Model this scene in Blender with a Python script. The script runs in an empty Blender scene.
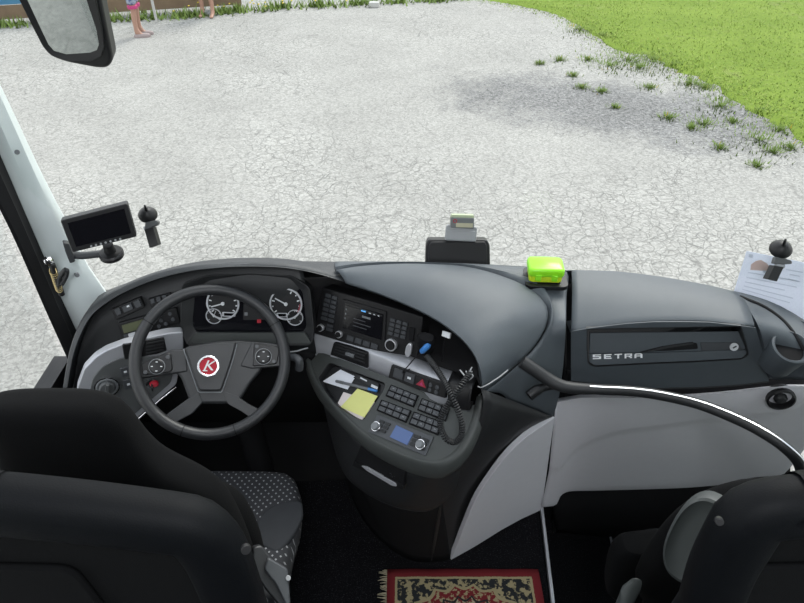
import bpy, bmesh, math, random
from mathutils import Vector, Matrix
random.seed(7)
SC = bpy.context.scene
COL = SC.collection
PI = math.pi
V = Vector

# ------------------------------------------------------------------ camera model
CAM = V((0, 0, 2.1)); TH = math.radians(38.0); F = 625.0
FW = V((0, math.cos(TH), -math.sin(TH))); UP = V((0, math.sin(TH), math.cos(TH)))
def ray(u, v): return FW + V((1, 0, 0)) * ((u - 402) / F) + UP * ((301.5 - v) / F)
def hy(u, v, y): d = ray(u, v); return CAM + d * (y / d.y)
def hz(u, v, z): d = ray(u, v); return CAM + d * ((z - 2.1) / d.z)
def hx(u, v, x): d = ray(u, v); return CAM + d * (x / d.x)
class Plane:
    def __init__(s, p, n): s.p = V(p); s.n = V(n).normalized()
    def hit(s, u, v, h=0):
        d = ray(u, v); return CAM + d * ((s.p + s.n * h - CAM).dot(s.n) / d.dot(s.n))
    def axes(s):
        ex = V((0, 0, 1)).cross(s.n)
        ex = V((1, 0, 0)) if ex.length < 1e-4 else ex.normalized()
        return ex, s.n.cross(ex)
def plane3(a, b, c, toward=None):
    n = (b - a).cross(c - a).normalized()
    if n.dot((toward or CAM) - a) < 0: n = -n
    return Plane(a, n)

# ------------------------------------------------------------------ materials
MATS = {}
def mat(name, col, rough=0.5, metal=0.0, var=0.0, vscale=40, bump=0.0, bscale=300, spec=0.5, emit=0, ecol=None, coat=0):
    if name in MATS: return MATS[name]
    m = bpy.data.materials.new(name); m.use_nodes = True
    nt = m.node_tree; b = nt.nodes['Principled BSDF']
    b.inputs['Base Color'].default_value = (*col, 1); b.inputs['Roughness'].default_value = rough
    b.inputs['Metallic'].default_value = metal; b.inputs['Specular IOR Level'].default_value = spec
    if coat: b.inputs['Coat Weight'].default_value = coat
    if emit:
        b.inputs['Emission Color'].default_value = (*(ecol or col), 1); b.inputs['Emission Strength'].default_value = emit
    if var or bump:
        tc = nt.nodes.new('ShaderNodeTexCoord')
    if var:
        n = nt.nodes.new('ShaderNodeTexNoise'); n.inputs['Scale'].default_value = vscale; n.inputs['Detail'].default_value = 5
        r = nt.nodes.new('ShaderNodeMapRange'); r.inputs[3].default_value = 1 - var; r.inputs[4].default_value = 1 + var
        mx = nt.nodes.new('ShaderNodeVectorMath'); mx.operation = 'SCALE'; mx.inputs[0].default_value = col
        nt.links.new(tc.outputs['Object'], n.inputs['Vector']); nt.links.new(n.outputs[0], r.inputs[0])
        nt.links.new(r.outputs[0], mx.inputs['Scale']); nt.links.new(mx.outputs[0], b.inputs['Base Color'])
    if bump:
        n2 = nt.nodes.new('ShaderNodeTexNoise'); n2.inputs['Scale'].default_value = bscale; n2.inputs['Detail'].default_value = 3
        bp = nt.nodes.new('ShaderNodeBump'); bp.inputs['Strength'].default_value = bump; bp.inputs['Distance'].default_value = 0.002
        nt.links.new(tc.outputs['Object'], n2.inputs['Vector']); nt.links.new(n2.outputs[0], bp.inputs['Height'])
        nt.links.new(bp.outputs[0], b.inputs['Normal'])
    MATS[name] = m; return m

M_top = mat('soft_touch_grey_plastic', (0.068, 0.080, 0.091), 0.50, var=0.08, vscale=30, bump=0.25, bscale=900, spec=0.45)
M_hood = mat('hood_dark_grey_plastic', (0.032, 0.035, 0.038), 0.48, var=0.08, vscale=30, bump=0.25, bscale=900, spec=0.45)
M_inset = mat('slate_inset_plastic', (0.085, 0.09, 0.092), 0.5, var=0.05)
M_dark = mat('charcoal_plastic', (0.020, 0.021, 0.0225), 0.5, var=0.08, bump=0.2, bscale=900, spec=0.4)
M_black = mat('black_plastic', (0.010, 0.010, 0.011), 0.45, var=0.1, spec=0.4)
M_vblack = mat('matte_black', (0.008, 0.008, 0.009), 0.8, var=0.1, spec=0.2)
M_gloss = mat('gloss_black_screen', (0.006, 0.006, 0.008), 0.12, spec=0.5)
M_shelf = mat('console_grey_plastic', (0.052, 0.057, 0.055), 0.5, var=0.06, bump=0.2, bscale=800, spec=0.4)
M_silver = mat('silver_trim_plastic', (0.42, 0.43, 0.46), 0.38, metal=0.35, var=0.03)
M_lgrey = mat('light_grey_plastic', (0.62, 0.62, 0.655), 0.5, var=0.03, bump=0.1, bscale=700)
M_mgrey = mat('mid_grey_plastic', (0.17, 0.18, 0.19), 0.5, var=0.05, bump=0.1)
M_chrome = mat('chrome_metal', (0.78, 0.78, 0.80), 0.15, metal=1.0, var=0.03)
M_steel = mat('brushed_steel', (0.75, 0.76, 0.80), 0.3, metal=0.6, var=0.03)
M_btn = mat('button_grey_plastic', (0.052, 0.056, 0.062), 0.45, var=0.08)
M_mark = mat('printed_white_marking', (0.62, 0.64, 0.66), 0.5, var=0.04)
M_tick = mat('gauge_tick_print', (0.7, 0.72, 0.75), 0.5, var=0.04)
M_leather = mat('wheel_leather', (0.020, 0.021, 0.023), 0.42, var=0.1, bump=0.3, bscale=500)
M_red = mat('emblem_red_enamel', (0.36, 0.010, 0.025), 0.5, spec=0.25, var=0.05)
M_warn = mat('red_warning_lamp', (0.20, 0.01, 0.02), 0.4, emit=0.06, ecol=(0.8, 0.02, 0.04))
M_bluelamp = mat('blue_telltale', (0.05, 0.2, 0.5), 0.4, emit=0.4, ecol=(0.15, 0.5, 1))
M_lcd = mat('blue_lcd', (0.05, 0.085, 0.19), 0.35, var=0.05, emit=0.05, ecol=(0.12, 0.25, 0.7))
M_lcdg = mat('green_grey_lcd', (0.10, 0.11, 0.06), 0.35, var=0.05)
M_hazard = mat('hazard_red', (0.30, 0.02, 0.04), 0.4, var=0.05)
M_paper = mat('white_paper', (0.80, 0.82, 0.88), 0.8, var=0.02)
M_pink = mat('pinkish_white_paper', (0.75, 0.68, 0.66), 0.8, var=0.02)
M_yellow = mat('yellow_note_paper', (0.74, 0.75, 0.27), 0.8, var=0.03)
M_ink = mat('faint_print_ink', (0.58, 0.62, 0.70), 0.8, var=0.05)
M_inkr = mat('faint_red_print', (0.64, 0.48, 0.44), 0.8, var=0.05)
M_lime = mat('lime_green_plastic', (0.28, 0.78, 0.02), 0.3, var=0.04, spec=0.5)
M_limey = mat('yellow_green_clear_plastic', (0.62, 0.82, 0.03), 0.25, var=0.1, vscale=90)
M_fabric = mat('black_seat_fabric', (0.0035, 0.0037, 0.0042), 0.95, var=0.2, vscale=200, bump=0.4, bscale=700, spec=0.15)
M_shellpad = mat('dark_blue_grey_vinyl', (0.0030, 0.0036, 0.0048), 0.6, spec=0.14, var=0.1, bump=0.2, bscale=400)
M_gseat = mat('grey_seat_side_plastic', (0.050, 0.056, 0.056), 0.5, var=0.05)
M_pillar = mat('white_pillar_plastic', (0.66, 0.72, 0.72), 0.4, var=0.02)
M_rubber = mat('black_rubber', (0.010, 0.010, 0.011), 0.7, var=0.1, spec=0.25)
M_greygad = mat('grey_gadget_plastic', (0.30, 0.31, 0.32), 0.4, var=0.04)
M_dgad = mat('slate_gadget_plastic', (0.13, 0.14, 0.14), 0.4, var=0.04)
M_beige = mat('tan_sticker', (0.42, 0.40, 0.28), 0.6, var=0.04)
M_blueplug = mat('blue_plug', (0.06, 0.24, 0.62), 0.4, var=0.05)
M_skin = mat('skin', (0.34, 0.20, 0.145), 0.55, var=0.06, vscale=20)
M_hair = mat('brown_hair', (0.06, 0.035, 0.02), 0.6, var=0.2)
M_shirt = mat('plain_cotton_shirt', (0.25, 0.26, 0.28), 0.9, var=0.1)
M_shorts2 = mat('navy_shorts_cloth', (0.04, 0.06, 0.14), 0.9, var=0.1)
M_pinkcloth = mat('hot_pink_cloth', (0.42, 0.05, 0.16), 0.9, var=0.05)
M_sandal = mat('pale_sandal', (0.28, 0.23, 0.22), 0.7, var=0.1)
M_wood = mat('weathered_plank', (0.17, 0.12, 0.075), 0.85, var=0.25, vscale=6)
M_turq = mat('turquoise_painted_board', (0.03, 0.2, 0.22), 0.7, var=0.12, vscale=5)
M_bluebd = mat('blue_painted_board', (0.05, 0.17, 0.28), 0.7, var=0.12, vscale=5)
M_white = mat('white_paint', (0.4, 0.4, 0.38), 0.6, var=0.05)
M_headl = mat('pale_headliner', (0.6, 0.6, 0.6), 0.9, var=0.05)
M_wall = mat('dark_cabin_wall', (0.22, 0.22, 0.23), 0.8, var=0.1)
M_body = mat('bus_white_paint', (0.7, 0.71, 0.72), 0.3, var=0.02)
M_yel = mat('dandelion_yellow', (0.42, 0.31, 0.02), 0.7, var=0.1)
M_gold = mat('brass_spring', (0.45, 0.36, 0.18), 0.35, metal=0.9, var=0.05)

def node_mat(name):
    m = bpy.data.materials.new(name); m.use_nodes = True
    return m, m.node_tree, m.node_tree.nodes['Principled BSDF']
class NG:
    """tiny node helper"""
    def __init__(s, nt): s.nt = nt
    def add(s, t, **kw):
        n = s.nt.nodes.new(t)
        for k, v in kw.items(): setattr(n, k, v)
        return n
    def link(s, a, b): s.nt.links.new(a, b)
    def val(s, x, sock):
        if isinstance(x, (int, float)): sock.default_value = x
        else: s.link(x, sock)
    def math(s, op, a, b=0.0, c=0.0, clamp=False):
        n = s.add('ShaderNodeMath', operation=op); n.use_clamp = clamp
        s.val(a, n.inputs[0]); s.val(b, n.inputs[1]); s.val(c, n.inputs[2]); return n.outputs[0]
    def mix(s, fac, a, b):
        n = s.add('ShaderNodeMix', data_type='RGBA')
        s.val(fac, n.inputs[0])
        for x, i in ((a, 6), (b, 7)):
            if isinstance(x, tuple): n.inputs[i].default_value = (*x, 1)
            else: s.link(x, n.inputs[i])
        return n.outputs[2]
    def rng(s, x, a, b, c=0.0, d=1.0):
        n = s.add('ShaderNodeMapRange'); s.link(x, n.inputs[0])
        for i, k in enumerate((a, b, c, d)): n.inputs[i + 1].default_value = k
        return n.outputs[0]
    def noise(s, vec, scale, detail=4, rough=0.5):
        n = s.add('ShaderNodeTexNoise'); s.link(vec, n.inputs['Vector'])
        n.inputs['Scale'].default_value = scale; n.inputs['Detail'].default_value = detail; n.inputs['Roughness'].default_value = rough
        return n.outputs[0]

# asphalt: pale cracked tarmac with a dark loose-gravel patch beside the lawn
M_asphalt, nt, bs = node_mat('cracked_pale_asphalt'); g = NG(nt)
geo = g.add('ShaderNodeNewGeometry'); pos = geo.outputs['Position']
nz = g.add('ShaderNodeTexNoise'); g.link(pos, nz.inputs['Vector']); nz.inputs['Scale'].default_value = 2.2; nz.inputs['Detail'].default_value = 4
wv = g.add('ShaderNodeVectorMath', operation='MULTIPLY_ADD'); g.link(nz.outputs['Color'], wv.inputs[0]); wv.inputs[1].default_value = (0.35, 0.35, 0); g.link(pos, wv.inputs[2])
def crack(scale, w):
    v = g.add('ShaderNodeTexVoronoi', feature='DISTANCE_TO_EDGE'); g.link(wv.outputs[0], v.inputs['Vector']); v.inputs['Scale'].default_value = scale
    return g.rng(v.outputs['Distance'], 0.0, w, 1.0, 0.0)
c1 = crack(5.2, 0.028); c2 = crack(9.5, 0.050)
zone = g.rng(g.noise(pos, 0.55, 3), 0.44, 0.60)
band = g.rng(g.math('ABSOLUTE', g.math('SUBTRACT', g.math('ADD', g.add('ShaderNodeSeparateXYZ').outputs[1], 0.0), 5.2)), 0.35, 0.7, 1.0, 0.0)
for _l in [n for n in nt.nodes if n.type == 'SEPXYZ']: g.link(pos, _l.inputs[0])
zone = g.math('MAXIMUM', zone, g.math('MULTIPLY', band, 0.9))
cr_ = g.math('MAXIMUM', g.math('MULTIPLY', c1, g.math('MULTIPLY_ADD', zone, 0.55, 0.45)), g.math('MULTIPLY', c2, g.math('MULTIPLY', zone, 0.9)))
stone = g.add('ShaderNodeTexVoronoi'); g.link(pos, stone.inputs['Vector']); stone.inputs['Scale'].default_value = 48
sb_ = g.add('ShaderNodeSeparateXYZ'); g.link(stone.outputs['Color'], sb_.inputs[0])
fine = g.math('MULTIPLY', g.rng(g.noise(pos, 30, 7, 0.9), 0.32, 0.68, 0.88, 1.12), g.rng(sb_.outputs[0], 0.0, 1.0, 0.80, 1.20))
broad = g.math('MULTIPLY', g.rng(g.noise(pos, 0.9, 4), 0.3, 0.7, 0.92, 1.06), g.math('MULTIPLY_ADD', zone, 0.08, 0.97))
base = g.mix(g.math('MULTIPLY', cr_, 0.68), (0.290, 0.287, 0.268), (0.115, 0.115, 0.108))
cr = cr_
# dark gravel patch (elongated, ragged)
sep = g.add('ShaderNodeSeparateXYZ'); g.link(pos, sep.inputs[0])
pc = hz(618, 108, -1.1)
dx = g.math('SUBTRACT', sep.outputs[0], pc.x); dy = g.math('SUBTRACT', sep.outputs[1], pc.y)
rx = g.math('ADD', g.math('MULTIPLY', dx, 0.93), g.math('MULTIPLY', dy, -0.36)); ry = g.math('ADD', g.math('MULTIPLY', dx, 0.36), g.math('MULTIPLY', dy, 0.93))
dd = g.math('SQRT', g.math('ADD', g.math('POWER', g.math('DIVIDE', rx, 2.7), 2.0), g.math('POWER', g.math('DIVIDE', ry, 1.1), 2.0)))
dd = g.math('ADD', dd, g.math('MULTIPLY_ADD', g.noise(pos, 1.6, 7, 0.75), 2.2, -1.1))
pm = g.rng(dd, 0.55, 1.15, 1.0, 0.0)
gravel = g.mix(g.rng(g.noise(pos, 22, 7, 0.9), 0.38, 0.62), (0.05, 0.05, 0.05), (0.27, 0.27, 0.265))
base = g.mix(g.math('MULTIPLY', pm, 0.9), base, gravel)
sc_ = g.add('ShaderNodeVectorMath', operation='SCALE'); g.link(base, sc_.inputs[0]); g.link(g.math('MULTIPLY', fine, broad), sc_.inputs['Scale'])
g.link(sc_.outputs[0], bs.inputs['Base Color']); bs.inputs['Roughness'].default_value = 0.95; bs.inputs['Specular IOR Level'].default_value = 0.1
bp = g.add('ShaderNodeBump'); bp.inputs['Strength'].default_value = 0.5; bp.inputs['Distance'].default_value = 0.01
g.link(g.math('SUBTRACT', g.noise(pos, 60, 4), cr), bp.inputs['Height']); g.link(bp.outputs[0], bs.inputs['Normal'])

M_grass, nt, bs = node_mat('lawn_green'); g = NG(nt)
pos = g.add('ShaderNodeNewGeometry').outputs['Position']
gc = g.mix(g.rng(g.noise(pos, 0.9, 5, 0.6), 0.35, 0.65), (0.115, 0.175, 0.019), (0.150, 0.215, 0.030))
gc = g.mix(g.rng(g.noise(pos, 12, 6, 0.8), 0.48, 0.72), gc, (0.085, 0.13, 0.022))
gc = g.mix(g.rng(g.noise(pos, 1.3, 6, 0.75), 0.58, 0.75, 0.0, 0.7), gc, (0.19, 0.19, 0.09))
g.link(gc, bs.inputs['Base Color']); bs.inputs['Roughness'].default_value = 0.9; bs.inputs['Specular IOR Level'].default_value = 0.15
M_weed = mat('weed_leaf_green', (0.135, 0.20, 0.040), 0.8, var=0.35, vscale=4)

M_carpet, nt, bs = node_mat('black_flecked_carpet'); g = NG(nt)
pos = g.add('ShaderNodeTexCoord').outputs['Object']
fl = g.rng(g.noise(pos, 260, 2), 0.58, 0.7)
g.link(g.mix(fl, (0.006, 0.006, 0.007), (0.035, 0.035, 0.038)), bs.inputs['Base Color']); bs.inputs['Roughness'].default_value = 1.0; bs.inputs['Specular IOR Level'].default_value = 0.05

M_cush, nt, bs = node_mat('dotted_seat_fabric'); g = NG(nt)
tc = g.add('ShaderNodeNewGeometry').outputs['Position']; sp = g.add('ShaderNodeSeparateXYZ'); g.link(tc, sp.inputs[0])
def cell(o, p): return g.math('ABSOLUTE', g.math('SUBTRACT', g.math('FRACT', g.math('DIVIDE', o, p)), 0.5))
uu = g.math('ADD', sp.outputs[0], sp.outputs[1]); vv = g.math('SUBTRACT', sp.outputs[0], sp.outputs[1])
dots = g.math('LESS_THAN', g.math('MAXIMUM', cell(uu, 0.022), cell(vv, 0.022)), 0.15)
g.link(g.mix(dots, (0.030, 0.031, 0.035), (0.30, 0.30, 0.31)), bs.inputs['Base Color']); bs.inputs['Roughness'].default_value = 0.95

M_patshort, nt, bs = node_mat('blue_patterned_shorts'); g = NG(nt)
tc = g.add('ShaderNodeTexCoord').outputs['Object']
g.link(g.mix(g.rng(g.noise(tc, 14, 2), 0.42, 0.58), (0.06, 0.08, 0.2), (0.27, 0.3, 0.37)), bs.inputs['Base Color'])

M_rug, nt, bs = node_mat('persian_rug_weave'); g = NG(nt)
tc = g.add('ShaderNodeTexCoord').outputs['Object']; sp = g.add('ShaderNodeSeparateXYZ'); g.link(tc, sp.inputs[0])
RHX, RHY = 0.265, 0.20
ax = g.math('ABSOLUTE', sp.outputs[0]); ay = g.math('ABSOLUTE', sp.outputs[1])
d = g.math('MINIMUM', g.math('SUBTRACT', RHX, ax), g.math('SUBTRACT', RHY, ay))
d = g.math('ADD', d, g.math('MULTIPLY_ADD', g.noise(tc, 120, 2), 0.004, -0.002))
RED = (0.17, 0.024, 0.028); BEI = (0.33, 0.28, 0.16); NAV = (0.026, 0.028, 0.030); CRE = (0.42, 0.37, 0.25)
flor = g.rng(g.noise(tc, 45, 3, 0.6), 0.50, 0.56)
navy = g.mix(flor, NAV, BEI)
ang = g.math('ARCTAN2', sp.outputs[1], sp.outputs[0])
rad = g.math('SQRT', g.math('ADD', g.math('POWER', g.math('MULTIPLY', sp.outputs[0], 0.72), 2.0), g.math('POWER', sp.outputs[1], 2.0)))
rad = g.math('ADD', rad, g.math('MULTIPLY', g.math('ABSOLUTE', g.math('SINE', g.math('MULTIPLY', ang, 7.0))), 0.016))
flor2 = g.rng(g.noise(tc, 70, 3, 0.6), 0.52, 0.57)
field = g.mix(flor2, RED, BEI)
med = g.mix(g.rng(g.noise(tc, 60, 3), 0.47, 0.53), CRE, RED)
f = g.mix(g.math('LESS_THAN', rad, 0.150), navy, BEI)
f = g.mix(g.math('LESS_THAN', rad, 0.140), f, field)
f = g.mix(g.math('LESS_THAN', rad, 0.108), f, NAV)
f = g.mix(g.math('LESS_THAN', rad, 0.100), f, med)
f = g.mix(g.math('LESS_THAN', d, 0.036), f, BEI)
f = g.mix(g.math('LESS_THAN', d, 0.028), f, RED)
g.link(f, bs.inputs['Base Color']); bs.inputs['Roughness'].default_value = 1.0; bs.inputs['Specular IOR Level'].default_value = 0.05

def glass_mat(name, tint, refl=0.06):
    m = bpy.data.materials.new(name); m.use_nodes = True; nt = m.node_tree; nt.nodes.clear(); g = NG(nt)
    o = g.add('ShaderNodeOutputMaterial'); t = g.add('ShaderNodeBsdfTransparent'); t.inputs[0].default_value = (*tint, 1)
    gl = g.add('ShaderNodeBsdfGlossy'); gl.inputs['Roughness'].default_value = 0.02
    fr = g.add('ShaderNodeFresnel'); fr.inputs[0].default_value = 1.25
    nz = g.add('ShaderNodeTexNoise'); nz.inputs['Scale'].default_value = 1.0
    mul = g.math('MULTIPLY', fr.outputs[0], g.rng(nz.outputs[0], 0, 1, refl * 14, refl * 16))
    mx = g.add('ShaderNodeMixShader'); g.link(mul, mx.inputs[0]); g.link(t.outputs[0], mx.inputs[1]); g.link(gl.outputs[0], mx.inputs[2]); g.link(mx.outputs[0], o.inputs[0])
    return m
M_wind = glass_mat('windscreen_glass', (0.97, 0.985, 0.98), 0.03)
M_tint = glass_mat('tinted_side_glass', (0.82, 0.86, 0.85), 0.04)
M_clearw = glass_mat('clear_side_glass', (0.97, 0.98, 0.98), 0.008)
M_doc = bpy.data.materials.new('translucent_paper'); M_doc.use_nodes = True; g = NG(M_doc.node_tree); g.nt.nodes.clear()
_o = g.add('ShaderNodeOutputMaterial'); _d = g.add('ShaderNodeBsdfDiffuse'); _t = g.add('ShaderNodeBsdfTranslucent'); _m = g.add('ShaderNodeMixShader'); _n = g.add('ShaderNodeTexNoise'); _n.inputs['Scale'].default_value = 30
_c = g.mix(g.rng(_n.outputs[0], .3, .7), (.74, .77, .84), (.78, .81, .88)); g.link(_c, _d.inputs[0]); g.link(_c, _t.inputs[0]); _m.inputs[0].default_value = .55
g.link(_d.outputs[0], _m.inputs[1]); g.link(_t.outputs[0], _m.inputs[2]); g.link(_m.outputs[0], _o.inputs[0])
M_mirror = mat('mirror_glass', (0.72, 0.76, 0.74), 0.03, metal=1.0, var=0.03)

# ------------------------------------------------------------------ object helpers
WL = {}   # world location of every object
def link(o, parent, loc):
    COL.objects.link(o); loc = V(loc)
    if parent is not None: o.parent = parent; o.location = loc - WL[parent.name]
    else: o.location = loc
    WL[o.name] = loc; return o
def thing(name, label, cat, loc, group=None):
    o = bpy.data.objects.new(name, None); o.empty_display_size = 0.05; link(o, None, loc)
    o['label'] = label; o['category'] = cat
    if group: o['group'] = group
    return o
def tag(o, label, cat, group=None, kind=None):
    o['label'] = label; o['category'] = cat
    if group: o['group'] = group
    if kind: o['kind'] = kind
    return o
def struct(o): o['kind'] = 'structure'; return o
def obj(name, bm, m, parent=None, bev=0, seg=2, smooth=True, angle=40, solid=0, offset=-1, sub=0, label=None, recalc=True, origin=None):
    if recalc: bmesh.ops.recalc_face_normals(bm, faces=bm.faces[:])
    xs = [v.co for v in bm.verts]
    lo = V((min(c[i] for c in xs) for i in range(3))); hi = V((max(c[i] for c in xs) for i in range(3)))
    c = V(origin) if origin is not None else (lo + hi) / 2
    for v in bm.verts: v.co -= c
    me = bpy.data.meshes.new(name); bm.to_mesh(me); bm.free()
    for mm in (m if isinstance(m, (list, tuple)) else [m]): me.materials.append(mm)
    o = bpy.data.objects.new(name, me); link(o, parent, c)
    if smooth:
        for p in me.polygons: p.use_smooth = True
        try: me.set_sharp_from_angle(angle=math.radians(angle))
        except Exception: pass
    if solid:
        s = o.modifiers.new('solid', 'SOLIDIFY'); s.thickness = solid; s.offset = offset
    if sub:
        s = o.modifiers.new('sub', 'SUBSURF'); s.levels = sub; s.render_levels = sub
    if bev:
        b = o.modifiers.new('bevel', 'BEVEL'); b.width = bev; b.segments = seg; b.limit_method = 'ANGLE'; b.angle_limit = math.radians(35)
        try: b.harden_normals = False
        except Exception: pass
    if label: o['label'] = label
    return o

def prism(bm, pts, n, h0, h1):
    a = [bm.verts.new(p + n * h0) for p in pts]; b = [bm.verts.new(p + n * h1) for p in pts]
    k = len(pts); bm.faces.new(a[::-1]); bm.faces.new(b)
    for i in range(k): bm.faces.new((a[i], a[(i + 1) % k], b[(i + 1) % k], b[i]))
    return bm
def roundpoly(pts, r, seg=5):
    out = []; k = len(pts)
    for i in range(k):
        p, a, b = pts[i], pts[i - 1], pts[(i + 1) % k]
        ri = r[i] if isinstance(r, (list, tuple)) else r
        da, db = (a - p), (b - p); t = min(ri, da.length * 0.48, db.length * 0.48)
        if t < 1e-5: out.append(p.copy()); continue
        s, e = p + da.normalized() * t, p + db.normalized() * t
        for j in range(seg + 1):
            q = j / seg; out.append(s * (1 - q) ** 2 + p * 2 * q * (1 - q) + e * q * q)
    return out
def slab(name, pix, pl, h0, h1, m, parent=None, r=0, bev=0.0015, seg=2, label=None):
    pts = [pl.hit(u, v, h1) - pl.n * h1 for u, v in pix]
    if r: pts = roundpoly(pts, r)
    return obj(name, prism(bmesh.new(), pts, pl.n, h0, h1), m, parent, bev=bev, seg=seg, label=label, angle=30)
def ringslab(name, outer, inner, pl, h0, h1, m, parent=None, r=0, bev=0.0015, hin=None, label=None):
    """frame between two same-count pixel outlines; hin = height of the inner rim"""
    hin = h1 if hin is None else hin
    P = [pl.hit(u, v, h1) - pl.n * h1 for u, v in outer]; Q = [pl.hit(u, v, hin) - pl.n * hin for u, v in inner]
    if r: P = roundpoly(P, r); Q = roundpoly(Q, r)
    bm = bmesh.new(); k = len(P)
    R = [[bm.verts.new(p + pl.n * h) for p in A] for A, h in ((P, h0), (P, h1), (Q, hin), (Q, h0))]
    for j in range(4):
        A, B = R[j], R[(j + 1) % 4]
        for i in range(k): bm.faces.new((A[i], A[(i + 1) % k], B[(i + 1) % k], B[i]))
    return obj(name, bm, m, parent, bev=bev, label=label, angle=30)
def cr(pts, n):
    """catmull-rom resample to n points, evenly in arc length"""
    P = [2 * pts[0] - pts[1]] + list(pts) + [2 * pts[-1] - pts[-2]]
    dense = []
    for i in range(1, len(P) - 2):
        p0, p1, p2, p3 = P[i - 1:i + 3]
        for j in range(12):
            t = j / 12
            dense.append(0.5 * ((2 * p1) + (p2 - p0) * t + (2 * p0 - 5 * p1 + 4 * p2 - p3) * t * t + (3 * p1 - p0 - 3 * p2 + p3) * t ** 3))
    dense.append(pts[-1].copy())
    L = [0]
    for a, b in zip(dense, dense[1:]): L.append(L[-1] + (b - a).length)
    out = []; j = 0
    for i in range(n):
        s = L[-1] * i / (n - 1)
        while j < len(L) - 2 and L[j + 1] < s: j += 1
        q = (s - L[j]) / max(L[j + 1] - L[j], 1e-9); out.append(dense[j].lerp(dense[j + 1], min(max(q, 0), 1)))
    return out
def crk(pts, k):
    """catmull-rom keeping knots (k points per span): matched index between curves"""
    P = [2 * pts[0] - pts[1]] + list(pts) + [2 * pts[-1] - pts[-2]]; out = []
    for i in range(1, len(P) - 2):
        p0, p1, p2, p3 = P[i - 1:i + 3]
        for j in range(k):
            t = j / k
            out.append(0.5 * ((2 * p1) + (p2 - p0) * t + (2 * p0 - 5 * p1 + 4 * p2 - p3) * t * t + (3 * p1 - p0 - 3 * p2 + p3) * t ** 3))
    out.append(pts[-1].copy()); return out
def grid(bm, rows, closed=False):
    R = [[bm.verts.new(p) for p in r] for r in rows]; k = len(rows[0])
    for A, B in zip(R, R[1:]):
        for i in range(k if closed else k - 1):
            j = (i + 1) % k; bm.faces.new((A[i], A[j], B[j], B[i]))
    return R
def loft(name, rows, m, parent=None, cross=0, solid=0.004, offset=-1, **kw):
    """rows of matched points; cross>0 smooths across rows"""
    if cross:
        cols = [crk([r[i] for r in rows], cross) for i in range(len(rows[0]))]
        rows = [[c[j] for c in cols] for j in range(len(cols[0]))]
    bm = bmesh.new(); grid(bm, rows)
    return obj(name, bm, m, parent, solid=solid, offset=offset, recalc=False, **kw)
def frames(pts, up=V((0, 0, 1))):
    out = []
    k = len(pts)
    t0 = (pts[1] - pts[0]).normalized()
    n = t0.cross(up); n = t0.cross(V((1, 0, 0))) if n.length < 1e-3 else n; n.normalize()
    for i in range(k):
        t = (pts[min(i + 1, k - 1)] - pts[max(i - 1, 0)]).normalized()
        n = (n - t * n.dot(t)).normalized(); out.append((t, n, t.cross(n)))
    return out
def tube(bm, pts, r, seg=12, cap=True, closed=False, squash=1.0):
    rows = []
    fr = frames(pts)
    for i, (p, (t, n, b)) in enumerate(zip(pts, fr)):
        rr = r[i] if isinstance(r, (list, tuple)) else r
        rows.append([p + n * rr * math.cos(a) + b * rr * squash * math.sin(a) for a in [2 * PI * j / seg for j in range(seg)]])
    if closed: rows.append(rows[0])
    R = grid(bm, rows, True)
    if closed: bmesh.ops.remove_doubles(bm, verts=bm.verts[:], dist=1e-5)
    elif cap: bm.faces.new(R[0][::-1]); bm.faces.new(R[-1])
    return bm
def lathe(bm, c, axis, prof, seg=32, sx=1.0):
    """profile of (radius, height along axis)"""
    axis = V(axis).normalized(); ex = axis.cross(V((0, 0, 1))); ex = V((1, 0, 0)) if ex.length < 1e-3 else ex.normalized(); ey = axis.cross(ex)
    rows = [[c + axis * h + (ex * math.cos(a) * sx + ey * math.sin(a)) * r for a in [2 * PI * j / seg for j in range(seg)]] for r, h in prof]
    R = grid(bm, rows, True)
    if prof[0][0] > 1e-5: bm.faces.new(R[0][::-1])
    if prof[-1][0] > 1e-5: bm.faces.new(R[-1])
    bmesh.ops.remove_doubles(bm, verts=bm.verts[:], dist=1e-6)
    return bm
def disc(c, n, r, h0, h1, seg=32, bm=None):
    return lathe(bm or bmesh.new(), V(c), n, [(r, h0), (r, h1)], seg)
def annulus(bm, c, n, r0, r1, h0, h1, seg=40):
    n = V(n).normalized(); ex = n.cross(V((0, 0, 1))).normalized(); ey = n.cross(ex)
    rows = [[c + n * h + (ex * math.cos(a) + ey * math.sin(a)) * r for a in [2 * PI * j / seg for j in range(seg)]] for r, h in ((r0, h0), (r0, h1), (r1, h1), (r1, h0), (r0, h0))]
    grid(bm, rows, True); bmesh.ops.remove_doubles(bm, verts=bm.verts[:], dist=1e-7); return bm
def box(bm, c, s, rot=None):
    mm = Matrix.Translation(V(c)) @ (rot.to_4x4() if rot is not None else Matrix.Identity(4)) @ Matrix.Diagonal((*s, 1))
    bmesh.ops.create_cube(bm, size=1, matrix=mm); return bm
def obox(bm, c, ex, ey, ez, s):
    """box with given axes and sizes"""
    R = Matrix((ex, ey, ez)).transposed(); return box(bm, c, s, R)
def rings(bm, secs, seg=28, e=2.6):
    """superellipse sections: (centre, half-axis vector a, half-axis vector b)"""
    rows = []
    for c, a, b in secs:
        row = []
        for j in range(seg):
            t = 2 * PI * j / seg; x, y = math.cos(t), math.sin(t)
            row.append(V(c) + V(a) * math.copysign(abs(x) ** (2 / e), x) + V(b) * math.copysign(abs(y) ** (2 / e), y))
        rows.append(row)
    R = grid(bm, rows, True); bm.faces.new(R[0][::-1]); bm.faces.new(R[-1]); return bm
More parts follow.
